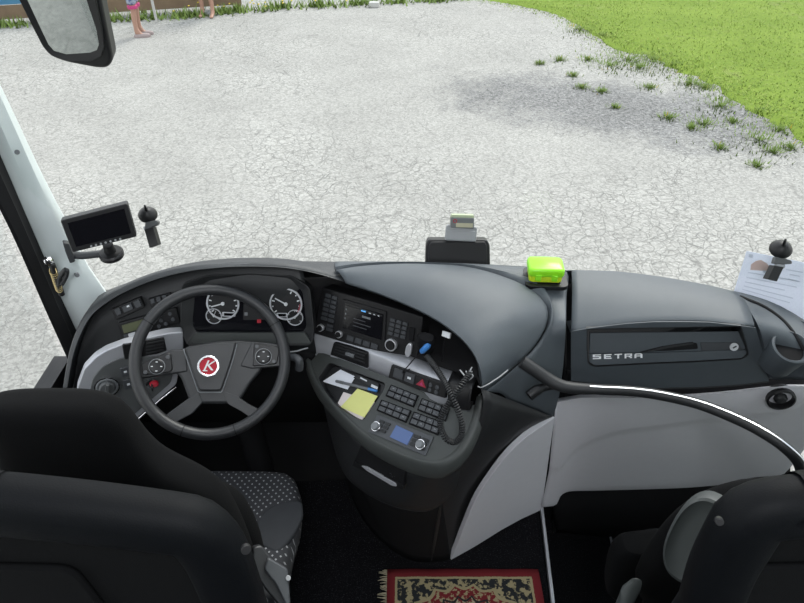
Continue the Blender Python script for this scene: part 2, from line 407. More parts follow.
def text_bm(bm, s, o, ex, ey, size, depth=0.0006, shear=0.0, wide=1.0):
    cu = bpy.data.curves.new('t', 'FONT'); cu.body = s; cu.size = size; cu.align_x = 'CENTER'; cu.align_y = 'CENTER'; cu.extrude = depth; cu.shear = shear
    to = bpy.data.objects.new('t', cu); COL.objects.link(to)
    dg = bpy.context.evaluated_depsgraph_get(); me = bpy.data.meshes.new_from_object(to.evaluated_get(dg))
    ez = ex.cross(ey); b2 = bmesh.new(); b2.from_mesh(me)
    vm = {v: bm.verts.new(V(o) + ex * v.co.x * wide + ey * v.co.y + ez * v.co.z) for v in b2.verts}
    for fc in b2.faces:
        try: bm.faces.new([vm[v] for v in fc.verts])
        except ValueError: pass
    b2.free(); bpy.data.objects.remove(to); bpy.data.meshes.remove(me); return bm
def surf(o, u, v):
    from mathutils.bvhtree import BVHTree
    vs = [x.co + WL[o.name] for x in o.data.vertices]; tr = BVHTree.FromPolygons(vs, [list(p.vertices) for p in o.data.polygons])
    return tr.ray_cast(CAM, ray(u, v).normalized())[0]
def bil(q, s, t):
    a = (q[0][0] + (q[1][0] - q[0][0]) * s, q[0][1] + (q[1][1] - q[0][1]) * s); b = (q[3][0] + (q[2][0] - q[3][0]) * s, q[3][1] + (q[2][1] - q[3][1]) * s)
    return (a[0] + (b[0] - a[0]) * t, a[1] + (b[1] - a[1]) * t)
def subq(q, s0, t0, s1, t1): return [bil(q, s0, t0), bil(q, s1, t0), bil(q, s1, t1), bil(q, s0, t1)]
def sstep(x): x = min(max(x, 0), 1); return x * x * (3 - 2 * x)
def c6(x, y): return (300 + x / 1, y)

# ================================================================== OUTSIDE
GZ = -1.1
WB = [(-0.985, 1.40), (-0.95, 1.47), (-0.85, 1.515), (-0.5, 1.575), (0, 1.60), (0.5, 1.57), (0.9, 1.47), (1.1, 1.36), (1.2, 1.25), (1.3, 1.16), (1.36, 1.02)]
def wbase(x):
    if x <= WB[0][0]: return WB[0][1]
    for (a, p), (b, q) in zip(WB, WB[1:]):
        if x <= b: return p + (q - p) * (x - a) / (b - a)
    return WB[-1][1]
def wsy(x, z): return wbase(x) - 0.16 * (z - 1.0)
def hitws(u, v, off=0.0):
    y = 1.5
    for _ in range(30):
        p = hy(u, v, y); y = 0.5 * y + 0.5 * (wsy(p.x, p.z) - off)
    return hy(u, v, y)

bm = bmesh.new(); grid(bm, [[V((x, y, GZ)) for x in (-40, -12, -4, 0, 4, 12, 40)] for y in (-40, -8, 2, 8, 14, 30, 60)])
struct(obj('ground', bm, M_asphalt, smooth=False, recalc=False, origin=(0, 0, GZ)))

# lawn: raised turf sheet with a ragged edge, blades of grass along it
edge_px = [(440, -6), (492, 1), (530, 8), (562, 17), (598, 38), (618, 50), (650, 58), (700, 80), (735, 98), (765, 117), (800, 137), (860, 170), (960, 215)]
edge = cr([hz(u, v, GZ) for u, v in edge_px], 90)
lawn_in = []
bm = bmesh.new(); rows = []
for i, p in enumerate(edge):
    wob = V((random.uniform(-.1, .1), random.uniform(-.1, .1), 0)) * (1 if i > 45 else .3); q = p + wob
    out = V((.5, 1.0, 0)).normalized()
    far = (edge[0] + V((0, 40, 0))).lerp(edge[-1] + V((40, 22, 0)), i / (len(edge) - 1)) + V((0, 0, .03)); q2 = p + out * .22
    rows.append([q + V((0, 0, .001)), q + out * .12 + V((0, 0, .02)), q2.lerp(far, .02) + V((0, 0, .028)), q2.lerp(far, .2) + V((0, 0, .024)), far])
grid(bm, rows); lawn = obj('lawn', bm, M_grass, recalc=False)
for p in lawn.data.polygons: pass
struct(lawn)
# blades
M_blade = mat('grass_blade_green', (0.15, 0.24, 0.03), 0.85, var=0.3, vscale=1.5)
M_blade2 = mat('grass_blade_yellow_green', (0.23, 0.29, 0.06), 0.85, var=0.25, vscale=1.5)
bm = bmesh.new()
def blade(bm, p, h, w, a, lean, mi=0):
    d = V((math.cos(a), math.sin(a), 0)); s = V((-d.y, d.x, 0)) * w
    v = [bm.verts.new(p - s), bm.verts.new(p + s), bm.verts.new(p + d * lean + V((0, 0, h)))]
    f = bm.faces.new(v); f.material_index = mi
for _ in range(26000):
    i = random.randrange(len(edge) - 1); p = edge[i].lerp(edge[i + 1], random.random())
    t = random.random() ** 1.5 * 9.0 - abs(random.gauss(0, .22))
    q = p + V((.5, 1.0, 0)).normalized() * t + V((random.gauss(0, .05), random.gauss(0, .05), 0)); q.z = GZ + (0.025 if t > .1 else 0.0)
    blade(bm, q, random.uniform(.015, .04), random.uniform(.004, .010), random.uniform(0, 2 * PI), random.uniform(.015, .05), random.random() < .5)
o = obj('grass', bm, [M_blade, M_blade2], smooth=False, recalc=False); tag(o, 'short bright green lawn grass beside the tarmac', 'grass', kind='stuff')

gravel_spots = [(580, 30, .5), (604, 36, .2), (655, 60, .75), (675, 66, .6), (628, 60, .7), (610, 66, .5), (760, 140, .6), (720, 106, .6), (690, 84, .35), (705, 88, .3), (640, 68, .4), (582, 88, .12), (650, 88, .14), (668, 118, .14), (704, 124, .16), (733, 122, .1), (772, 152, .16), (790, 148, .12),
    (602, 92, .1), (615, 108, .08), (560, 60, .12), (588, 60, .12), (757, 166, .1), (720, 148, .1), (692, 128, .12), (573, 76, .1), (540, 64, .08), (780, 130, .2), (760, 112, .2)]
bm = bmesh.new()
for u, v, r in gravel_spots:
    p = hz(u, v, GZ)
    for _ in range(int(60 + 420 * r)):
        a = random.uniform(0, 2 * PI); rr = r * abs(random.gauss(0, .62))
        blade(bm, p + V((math.cos(a) * rr, math.sin(a) * rr, 0)), .07 * random.uniform(.4, 1), random.uniform(.004, .010), a + random.uniform(-.6, .6), .07 * random.uniform(.2, .9), int(random.random() < .012))
o = obj('gravel_weeds', bm, [M_weed, M_yel], smooth=False, recalc=False); tag(o, 'scattered low weeds growing in the gravel between tarmac and lawn', 'weeds', kind='stuff')
fence_line = [(-60, 30), (0, 26), (60, 23), (120, 20), (180, 17), (215, 14), (240, 11), (290, 9), (340, 7), (400, 4), (470, 1)]
FLP = cr([hz(u, v, GZ) for u, v in fence_line], 70)
bm = bmesh.new()
for _ in range(5200):
    i = random.randrange(len(FLP) - 1); p = FLP[i].lerp(FLP[i + 1], random.random()) + V((random.gauss(0, .10), random.gauss(-.02, .10) + (.15 if i > 40 else 0), 0))
    dens = .5 + .5 * math.sin(i * 1.7) * math.sin(i * .6 + 1)
    if random.random() > dens ** 2: continue
    blade(bm, p, random.uniform(.05, .20), random.uniform(.01, .03), random.uniform(0, 2 * PI), random.uniform(.05, .16), 0)
for _ in range(26):
    i = random.randrange(28, 52); p = FLP[i] + V((random.gauss(0, .08), random.gauss(0, .1), random.uniform(.10, .22)))
    b0 = len(bm.faces); lathe(bm, p, (0, -.4, 1), [(0.0, -.006), (.018, 0), (.02, .006), (0, .011)], 8); bm.faces.ensure_lookup_table()
    for f in bm.faces[b0:]: f.material_index = 1
o = obj('weeds', bm, [M_weed, M_yel], smooth=False, recalc=False); tag(o, 'leafy weeds with yellow flowers along the fence foot', 'weeds', kind='stuff')

# fence: timber kick plank, painted boards above, posts
fa, fb = hz(-70, 27, GZ), hz(242, 7, GZ); fd = (fb - fa); fl = fd.length; fd.normalize(); fn = V((fd.y, -fd.x, 0))
fe = thing('fence', 'painted board fence with a bare timber plank at its foot', 'fence', fa.lerp(fb, .5))
UZ = V((0, 0, 1))
def fbox(name, s0, s1, z0, z1, off, th, m):
    bm = bmesh.new(); obox(bm, fa + fd * ((s0 + s1) / 2) + fn * off + UZ * ((z0 + z1) / 2), fd, fn, UZ, (s1 - s0, th, z1 - z0)); obj(name, bm, m, fe, bev=.004)
fbox('kick_plank', 0, fl, .06, .30, 0.02, .05, M_wood)
sb = (hz(40, 20, GZ) - fa).dot(fd)
fbox('board_panel', 0, sb, .31, 1.15, 0.0, .03, M_bluebd); fbox('board_panel', sb + .01, fl, .31, 1.15, 0.0, .03, M_turq)
for i in range(4): s = .05 + i * (fl - .1) / 3; fbox('post', s - .045, s + .045, 0, 1.2, -.06, .09, M_wood)
o = hz(157, 23, GZ); bm = bmesh.new(); tube(bm, [o + UZ * h for h in (0, .4, .8, 1.3)], .026, 12)
tag(obj('marker_pole', bm, M_white), 'thin white pole standing before the fence', 'pole')
c = hz(374, 7, GZ); bm = bmesh.new(); prism(bm, roundpoly([c + V(q) for q in ((-.11, -.06, 0), (.1, -.07, 0), (.12, .06, 0), (-.09, .07, 0))], .03), UZ, 0, .10)
tag(obj('litter_carton', bm, M_white, bev=.01), 'small white carton lying in the weeds past the fence end', 'litter')

# ------------------------------------------------------------------ people by the fence
def skinmesh(name, verts, edges, m, parent=None, sub=2, root=0):
    me = bpy.data.meshes.new(name); c = V(verts[0][0])
    me.from_pydata([V(p) - c for p, r in verts], edges, []); o = bpy.data.objects.new(name, me); link(o, parent, c)
    s = o.modifiers.new('skin', 'SKIN'); sl = me.skin_vertices[0].data
    for i, (p, r) in enumerate(verts): sl[i].radius = (r, r) if isinstance(r, (int, float)) else r
    sl[root].use_root = True; s.use_smooth_shade = True
    b = o.modifiers.new('sub', 'SUBSURF'); b.levels = sub; b.render_levels = sub
    me.materials.append(m); return o
def person(base, face, feet, label, shorts_mat, hem, shoe, hem_z, hair_len):
    root = thing('person', label, 'person', base)
    fx, fy = math.sin(face), math.cos(face); fwd = V((fx, fy, 0)); rt = V((fy, -fx, 0))
    def P(a, b, z): return base + rt * a + fwd * b + UZ * z
    vs = []; es = []
    def add(p, r, par=None):
        vs.append((p, r)); i = len(vs) - 1
        if par is not None: es.append((par, i))
        return i
    pel = add(P(0, 0, .92), .125); wa = add(P(0, .01, 1.08), .115, pel); ch = add(P(0, .01, 1.28), .13, wa); ne = add(P(0, -.01, 1.45), .055, ch)
    nk = add(P(0, .01, 1.52), .05, ne); hd = add(P(0, .025, 1.62), (.078, .09), nk); tp = add(P(0, .015, 1.70), .065, hd)
    for s, (fa_, fo) in zip((-1, 1), feet):
        hp = add(P(s * .095, 0, .86), .085, pel); kn = add(P(s * .09 + fa_ * .5, fo * .5 + .02, .48), .055, hp)
        cf = add(P(s * .09 + fa_ * .7, fo * .8 - .01, .34), .052, kn); an = add(P(s * .09 + fa_, fo - .02, .085), .034, cf)
        hl = add(P(s * .09 + fa_, fo - .035, .035), .034, an); ml = add(P(s * .09 + fa_, fo + .09, .032), (.040, .028), an); te = add(P(s * .095 + fa_, fo + .165, .02), (.036, .018), ml)
    for s in (-1, 1):
        sh = add(P(s * .17, 0, 1.40), .05, ch); el = add(P(s * .22, -.02, 1.12), .040, sh); wr = add(P(s * .24, .05, .88), .027, el); pa = add(P(s * .245, .07, .80), (.022, .036), wr)
        for q, (l, o_) in enumerate(((.075, .03), (.085, .012), (.08, -.008), (.062, -.026))):
            a = add(P(s * .243, .07 + o_, .755), .009, pa); b = add(P(s * .236, .078 + o_, .755 - l * .55), .008, a); add(P(s * .222, .085 + o_, .755 - l), .007, b)
        a = add(P(s * .235, .108, .80), .010, wr); add(P(s * .225, .125, .755), .008, a)
    skinmesh('body', vs, es, M_skin, root)
    sv = [(P(0, 0, .93), .150), (P(0, .005, 1.04), .128)]; se = [(0, 1)]
    for s, (fa_, fo) in zip((-1, 1), feet):
        k = len(sv); sv.append((P(s * .095, 0, .84), .108)); sv.append((P(s * .09 + fa_ * .4, fo * .4 + .01, hem_z + .06), .088)); sv.append((P(s * .09 + fa_ * .45, fo * .45 + .01, hem_z), .086)); se += [(0, k), (k, k + 1), (k + 1, k + 2)]
    sh = skinmesh('shorts', sv, se, shorts_mat, root)
    if hem:
        for s, (fa_, fo) in zip((-1, 1), feet):
            c = P(s * .09 + fa_ * .45, fo * .45 + .01, hem_z - .035); bm = bmesh.new(); lathe(bm, c, UZ, [(.074, -.02), (.084, -.018), (.088, .03), (.080, .035)], 24); obj('hem', bm, hem, sh)
    tv = [(P(0, 0, .99), .140), (P(0, .01, 1.10), .130), (P(0, .01, 1.29), .148), (P(0, 0, 1.41), .09)]; te_ = [(0, 1), (1, 2), (2, 3)]
    for s in (-1, 1): k = len(tv); tv += [(P(s * .165, 0, 1.39), .064), (P(s * .20, -.015, 1.24), .056)]; te_ += [(2, k), (k, k + 1)]
    skinmesh('shirt', tv, te_, M_shirt, root)
    bm = bmesh.new(); c = P(0, -.012, 1.645)
    rings(bm, [(c + UZ * z + fwd * y, rt * a, fwd * b) for z, y, a, b in ((-.10 - hair_len, -.05, .05, .03), (-.08, -.04, .085, .06), (0, -.022, .092, .085), (.05, -.005, .088, .092), (.09, 0, .06, .065), (.105, 0, .02, .02))], 20, 2.1); obj('hair', bm, M_hair, root)
    for s in (-1, 1): bm = bmesh.new(); lathe(bm, P(s * .032, .104, 1.625), fwd, [(0.011, 0), (.008, .006), (0, .008)], 10); obj('eye', bm, M_white, root)
    bm = bmesh.new(); rings(bm, [(P(0, .105, 1.615), rt * .006, fwd * .008), (P(0, .116, 1.595), rt * .013, fwd * .014), (P(0, .108, 1.585), rt * .008, fwd * .008)], 12, 2); obj('nose', bm, M_skin, root)
    bm = bmesh.new(); rings(bm, [(P(0, .103, 1.566), rt * .012, fwd * .006), (P(0, .106, 1.56), rt * .022, fwd * .008), (P(0, .103, 1.553), rt * .012, fwd * .006)], 12, 2); obj('mouth', bm, M_pinkcloth, root)
    for s in (-1, 1):
        bm = bmesh.new(); rings(bm, [(P(s * .082, .01, 1.585), rt * .006, fwd * .01), (P(s * .09, .005, 1.61), rt * .01, fwd * .02), (P(s * .092, .0, 1.635), rt * .008, fwd * .018)], 12, 2); obj('ear', bm, M_skin, root)
    if shoe:
        for s, (fa_, fo) in zip((-1, 1), feet):
            bm = bmesh.new(); rings(bm, [(P(s * .09 + fa_, fo + .06, z), rt * a, fwd * b) for z, a, b in ((.0, .046, .145), (.022, .048, .148), (.05, .045, .138), (.066, .03, .10))], 24, 2.4); obj('shoe', bm, shoe, root)
    return root
b1 = hz(140, 36, GZ)
person(b1, math.radians(80), [(0.02, .03), (0.0, .0)], 'person in blue patterned shorts with hot pink hems and pale shoes by the fence', M_patshort, M_pinkcloth, M_sandal, .54, .12)
b2 = hz(209, 16, GZ)
person(b2, math.radians(185), [(-.02, .05), (.03, .0)], 'person with bare feet standing on the tarmac at the fence end', M_shorts2, None, None, .50, .0)

# ================================================================== BUS SHELL (setting)
FZ = 0.0
def quadbox(name, c, s, m, bev=0.0, st=True, rot=None):
    bm = bmesh.new(); box(bm, c, s, rot); o = obj(name, bm, m, bev=bev, smooth=False)
    return struct(o) if st else o
# driver level floor, raised saloon floor behind, stairwell at the right
sx0 = hz(553, 603, 0).x; sx1 = hz(541, 508, 0).x
def poly(name, pts, h0, h1, m, bev=0):
    return struct(obj(name, prism(bmesh.new(), [V((x, y, 0)) for x, y in pts], UZ, h0, h1), m, bev=bev, smooth=False))
poly('floor', [(-1.02, .62), (sx0 - .012, .62), (sx0 - .012, 1.05), (sx1 - .012, 1.42), (sx1 - .012, 1.56), (-1.02, 1.50)], -.06, 0, M_carpet)
poly('floor_saloon', [(-1.13, -3.2), (1.36, -3.2), (1.36, .60), (-1.13, .60)], -.10, 0.02, M_carpet)
poly('floor_stairwell', [(sx0 - .01, .62), (1.36, .62), (1.36, 1.55), (sx1 - .01, 1.60)], -.42, -.32, M_carpet)
poly('wall_stairwell', [(sx0 - .045, .62), (sx0 - .012, .62), (sx0 - .012, 1.05), (sx1 - .012, 1.46), (sx1 - .045, 1.46), (sx0 - .045, 1.05)], -.42, -.061, M_black)
# bright metal strip on the step edge
a, b = hz(555, 620, .004), hz(541.5, 505, .004)
bm = bmesh.new(); obox(bm, (a + b) / 2 + V((0, 0, -.006)), (b - a).normalized(), V(((b - a).y, -(b - a).x, 0)).normalized(), UZ, ((b - a).length, .011, .024)); struct(obj('trim_1', bm, M_steel, bev=.002))
a2, b2_ = V((1.0 * hz(613, 552, -.32).x, hz(613, 552, -.32).y, -.318)), hz(609, 530, -.318)
bm = bmesh.new(); obox(bm, (a2 + b2_) / 2, (b2_ - a2).normalized(), V(((b2_ - a2).y, -(b2_ - a2).x, 0)).normalized(), UZ, ((b2_ - a2).length, .008, .012)); struct(obj('trim_2', bm, M_steel, bev=.002))
# bulkhead in front of the feet and under the windscreen
xs = [-0.985, -0.95, -.85, -.5, 0, .5, .9, 1.1, 1.2, 1.3, 1.36]
front = [V((x, wbase(x) + .004 if x < .6 else 1.575 - .12 * (x - .5), 0)) for x in xs]
bm = bmesh.new(); grid(bm, [[V((p.x, p.y, z if z < .9 or p.x < .7 else .86)) for p in front] for z in (-.8, -.4, .3, .95)]); struct(obj('wall_front', bm, M_vblack, solid=.03, offset=-1, recalc=False))
# windscreen
bm = bmesh.new(); dense = cr([V((x, wbase(x), 0)) for x in xs[1:]], 40)
grid(bm, [[V((p.x, wsy(p.x, z), z)) for p in dense] for z in (.95, 1.3, 1.7, 2.1, 2.5, 2.78)]); struct(obj('window_1', bm, M_wind, recalc=False))
# roof, header, side walls
bm = bmesh.new(); grid(bm, [[V((x, y, 2.80 - .06 * abs(x / 1.2) ** 3)) for x in (-1.16, -.8, -.4, 0, .4, .8, 1.42)] for y in (-3.2, -2, -1, 0, 1.0, 1.30)]); struct(obj('ceiling', bm, M_headl, solid=.05, offset=1, recalc=False))
quadbox('wall_back', (0.17, -3.2, 1.2), (2.5, .05, 3.2), M_wall)
for side, X in (('left', -1.04), ('right', 1.38)):
    quadbox('wall_%s' % side, (X, -1.05 if side == 'left' else -1.25, -.08), (.05, 4.4 if side == 'left' else 4.0, 1.36), M_wall)
    quadbox('wall_%s_upper' % side, (X, -.95, 2.62), (.05, 4.5, .34), M_wall)
    for k, y in enumerate((-3.0, -1.5, 0.0, ) if side == 'left' else (-3.0, -1.5, .62)):
        quadbox('trim_%s_%d' % (side, k + 3), (X, y, 1.6), (.05, .12, 1.75), M_wall)
    bm = bmesh.new(); ye = .0 if side == 'left' else .62; box(bm, (X, (-3.1 + ye) / 2, 1.52), (.008, ye + 3.1, 1.86)); struct(obj('window_2' if side == 'left' else 'window_3', bm, M_tint, smooth=False))
bm = bmesh.new(); box(bm, (-1.04, .72, 1.5), (.006, 1.36, 1.92)); struct(obj('window_4', bm, M_clearw, smooth=False))
quadbox('wall_left_lower', (-1.04, 1.28, .04), (.05, .25, 1.5), M_black)
# entrance door at the right: frame and glass
d = quadbox('door_1', (1.38, 1.0, -.1), (.04, .64, .6), M_black)
bm = bmesh.new(); box(bm, (1.38, .98, 1.3), (.006, .6, 2.2)); struct(obj('window_5', bm, M_tint, smooth=False))
quadbox('trim_9', (1.38, 1.27, 1.0), (.06, .05, 3.2), M_black)

# added fill lamps, unseen behind the camera, to brighten the lower panels
for y in (-.55, -1.9):
    lt = thing('ceiling_lamp', 'long white ceiling lamp over the aisle nearest the windscreen' if y > -1 else 'long white ceiling lamp over the aisle farther back', 'lamp', (.1, y, 2.74), 'saloon ceiling lamps')
    bm = bmesh.new(); box(bm, (.1, y, 2.725), (.42, 1.0, .04)); obj('housing', bm, M_greygad, lt, bev=.008)
    bm = bmesh.new(); box(bm, (.1, y, 2.702), (.36, .94, .008)); obj('diffuser', bm, mat('lamp_diffuser', (.9, .9, .9), .5, var=.02, emit=2.0, ecol=(.95, .97, 1)), lt, bev=.002)
    al = bpy.data.lights.new('ceiling_light', 'AREA'); al.shape = 'RECTANGLE'; al.size = .34; al.size_y = .9; al.energy = 10.5; al.color = (.93, .96, 1)
    ao = bpy.data.objects.new('ceiling_light', al); COL.objects.link(ao); ao.location = (.1, y, 2.69)

# white front pillar at the left + black window gasket
PR = [hy(u, v, 1.47) for u, v in ((112, 300), (86, 262), (66, 220), (45, 180), (20, 126), (0, 84), (-40, 0))]
PL = [hy(u, v, 1.41) for u, v in ((84, 342), (66, 305), (50, 266), (30, 220), (14, 182), (0, 150), (-50, 30))]
PL = [PL[0] + (PL[0] - PL[1]) * .8] + PL; PR = [PR[0] + (PR[0] - PR[1]) * .8] + PR
Lr = cr(PL + [PL[-1] + (PL[-1] - PL[-2]) * 3], 20); Rr = cr(PR + [PR[-1] + (PR[-1] - PR[-2]) * 3], 20)
rows = []
for l, r in zip(Lr, Rr):
    rows.append([l + V((-.035, .02, 0)), l + V((-.012, -.004, 0)), l, l.lerp(r, .3) + V((.012, -.012, 0)), l.lerp(r, .7) + V((.014, -.012, 0)), r + V((0, -.004, 0)), r + V((-.008, .012, 0)), l.lerp(r, .5) + V((-.03, .03, 0))])
bm = bmesh.new(); R = grid(bm, rows, True); struct(obj('trim_3', bm, M_pillar))
GL = [hy(u, v, 1.36) for u, v in ((66, 344), (50, 308), (33, 268), (17, 232), (2, 202), (-20, 160), (-60, 90))]
GL = [GL[0] + (GL[0] - GL[1]) * 1.0] + GL; Gr = cr(GL + [GL[-1] + (GL[-1] - GL[-2]) * 3], 20)
rows = [[l + V((-.006, -.004, 0)), gq, gq + V((.004, -.012, 0)), gq.lerp(l, .45) + V((0.012, -.014, 0)), gq.lerp(l, .55) + V((.006, -.006, 0)), l + V((.002, -.010, 0)), l + V((-.02, .02, 0)), gq + V((-.03, .02, 0))] for l, gq in zip(Lr, Gr)]
bm = bmesh.new(); grid(bm, rows, True); struct(obj('trim_4', bm, M_rubber))
# pillar screw caps
for u, v in ((17, 152), (77, 275)):
    p = hy(u, v, 1.425); bm = disc(p, (.5, -.8, .2), .006, -.01, .003, 14); struct(obj('trim_5' if u < 50 else 'trim_6', bm, M_mgrey))
# window catch with brass spring
wl = thing('window_catch', 'dark window catch with a brass spring on the left window frame', 'latch', hy(58, 275, 1.36))
a, b = hy(50, 262, 1.365), hy(60, 292, 1.365)
bm = bmesh.new(); tube(bm, cr([a + V((.01, -.01, .0)), a.lerp(b, .5) + V((.012, -.014, 0)), b + V((.01, -.012, 0))], 10), .008, 10); obj('rod', bm, M_black, wl)
bm = bmesh.new(); hp = []
for i in range(110):
    t = i / 109; c = a.lerp(b, .15 + .65 * t) + V((.010, -.016, 0)); an = t * 2 * PI * 11; hp.append(c + V((math.cos(an) * .009, math.sin(an) * .004, math.sin(an) * .008)))
tube(bm, hp, .0016, 6); obj('spring', bm, M_gold, wl)
bm = bmesh.new(); lathe(bm, hy(48, 261, 1.345), (.4, -.9, .3), [(.0, -.012), (.012, -.008), (.013, 0), (.008, .008), (0, .01)], 16); obj('pivot', bm, M_chrome, wl)
p = hy(64, 273, 1.335); bm = bmesh.new(); tube(bm, cr([hy(59, 285, 1.34), hy(60, 277, 1.33), hy(66, 269, 1.325), hy(66.5, 275, 1.33), hy(62, 284, 1.335)], 20), .006, 10); obj('handle', bm, M_dark, wl)

# ================================================================== DASHBOARD (left + centre)
dash = thing('dashboard', 'wide charcoal dashboard with instrument cluster and domed radio hood around the steering wheel', 'dashboard', (-.35, 1.40, .85))
LIP = [(66, 394, 1.225), (74, 352, 1.28), (88, 320, 1.33), (106, 303, 1.36), (130, 289.5, 1.385), (160, 278, 1.40), (190, 271, 1.40), (215, 268, 1.395), (240, 266.5, 1.39), (275, 267, 1.39), (300, 270, 1.39), (322, 275, 1.385), (345, 282, 1.37)]
LIP2 = [(345, 282, 1.37), (380, 293.5, 1.325), (420, 310.5, 1.265), (450, 328.5, 1.205), (470, 348, 1.15), (480, 368, 1.112), (482.5, 388, 1.09)]
CREST = [(62, 393, 1.235), (70, 349, 1.295), (83.5, 316, 1.35), (102, 297.5, 1.385), (128, 282.5, 1.415), (160, 270.5, 1.43), (190, 264.8, 1.43), (215, 262.5, 1.43), (240, 261.3, 1.43), (275, 261, 1.44), (300, 261.2, 1.45), (322, 261.5, 1.455), (336, 261.7, 1.46)]
lip = crk([hy(*q) for q in LIP], 5); crest = crk([hy(*q) for q in CREST], 5)
def back_of(p, zb=.97):
    return V((p.x, wsy(p.x, zb) - .012, zb))
inner = [p + V((0, .045, -.006)) for p in lip]
mid = [l.lerp(c, .5) + (V((0, -.004, .006)) if i < 50 else V((0, 0, .002))) for i, (l, c) in enumerate(zip(lip, crest))]
bk = [back_of(c + V((.0, 0, 0)), .965 if c.z > 1.0 else max(.80, c.z - .04)) for c in crest]
bk = [p if c.z > 1.0 else V((p.x - .01, min(p.y, c.y + .09), p.z)) for p, c in zip(bk, crest)]
mid2 = [c.lerp(b, .5) + V((0, .012, .012)) for c, b in zip(crest, bk)]
inner2 = [p + V((0, .004, -.003)) for p in lip]
loft('hood', [inner, inner2, lip, mid, crest, mid2, bk], M_hood, dash, solid=.004, angle=70)

# dome over the radio
G = [(336, 270, 1.118), (360, 266, 1.116), (395, 263.8, 1.11), (430, 264.2, 1.105), (470, 267.3, 1.10), (505, 277, 1.09), (530, 289, 1.08), (546, 305, 1.06), (547, 322, 1.04), (536, 342, 1.01), (517, 362, .988), (500, 377, .975), (484.5, 388.5, .968)]
gro = cr([hz(*q) for q in G], 49); lip2 = cr([hy(*q) for q in LIP2], 49)
inn = [p + V((-.004, .05, -.008)) for p in lip2]
rows = [inn, [p + V((0, .002, -.006)) for p in lip2], lip2]
for s in (.04, .12, .25, .4, .55, .7, .85, .96, 1.0):
    rows.append([l.lerp(q, s) + UZ * (.030 * math.sin(PI * min(s, 1)) ** .75) * min(1, (l - q).length / .2) for l, q in zip(lip2, gro)])
rows.append([q + V((0, 0, -.012)) for q in gro])
loft('radio_hood', rows, M_top, dash, solid=.003, angle=60)
# ridge and flat panel right of the dome, down to the seam
R1 = [(334, 261.6, 1.10, 'z'), (358, 261.5, 1.10, 'z'), (395, 261.6, 1.096, 'z'), (432, 262.4, 1.092, 'z'), (478, 264, 1.088, 'z'), (540, 267.5, 1.078, 'z'), (567, 271, 1.07, 'z'), (566.7, 296, 1.052, 'z'), (566, 325, 1.255, 'y'), (564.5, 352, 1.245, 'y'), (561, 385, 1.235, 'y'), (557, 404, 1.245, 'y'), (553, 417, 1.26, 'y')]
r1 = crk([hz(a, b, c) if k == 'z' else hy(a, b, c) for a, b, c, k in R1], 4)
gk = crk([hz(*q) for q in G], 4)
rows = [[p + V((0, 0, -.016)) for p in gk], [p.lerp(q, .03) + V((0, 0, -.012)) for p, q in zip(gk, r1)]]
for s, h in ((.10, -.002), (.18, .006), (.24, .005), (.30, -.005), (.45, -.002), (.65, 0), (.85, 0), (.96, 0), (1, -.003)):
    rows.append([p.lerp(q, s) + UZ * h for p, q in zip(gk, r1)])
rows.append([q + V((.0, .03, -.02)) for q in r1])
loft('centre_panel', rows, M_top, dash, solid=.003, angle=60)
nb = 25
bk1 = [back_of(p, .965) for p in r1[:nb]]
loft('windscreen_ledge', [r1[:nb], [p.lerp(q, .5) + V((0, .012, .012)) for p, q in zip(r1[:nb], bk1)], bk1], M_top, dash, angle=70)

# binnacle face (left switches + around the cluster)
FB = [(72, 410, 1.265), (84, 388, 1.29), (105, 372, 1.315), (130, 362, 1.335), (160, 354, 1.35), (190, 350, 1.36), (215, 349, 1.36), (240, 349, 1.36), (275, 349, 1.36), (300, 350, 1.365), (316, 352, 1.385)]
ftop = crk([hy(u, v, y) + V((0, .04, -.008)) for u, v, y in LIP[:11]], 5); fbot = crk([hy(*q) for q in FB], 5)
loft('instrument_panel', [ftop, [a.lerp(b, .33) for a, b in zip(ftop, fbot)], [a.lerp(b, .66) for a, b in zip(ftop, fbot)], fbot], M_dark, dash, solid=.004, offset=-1)
kb = [V((p.x, 1.47, .42)) for p in fbot]
loft('knee_panel', [fbot, [p + V((0, .01, -.05)) for p in fbot], kb], M_vblack, dash, solid=.004)
def face(u, v, off=0.0):
    """ray hit on the binnacle face (bilinear search)"""
    best = None
    d = ray(u, v)
    for a, b in zip(ftop, fbot):
        for i in range(0, 21):
            p = a.lerp(b, i / 20); w = (p - CAM); t = w.dot(d) / d.dot(d); e = (w - d * t).length
            if best is None or e < best[0]: best = (e, t)
    return CAM + d * (best[1] - off)
def fplane(a, b, c, off=0): return plane3(face(*a), face(*b), face(*c))
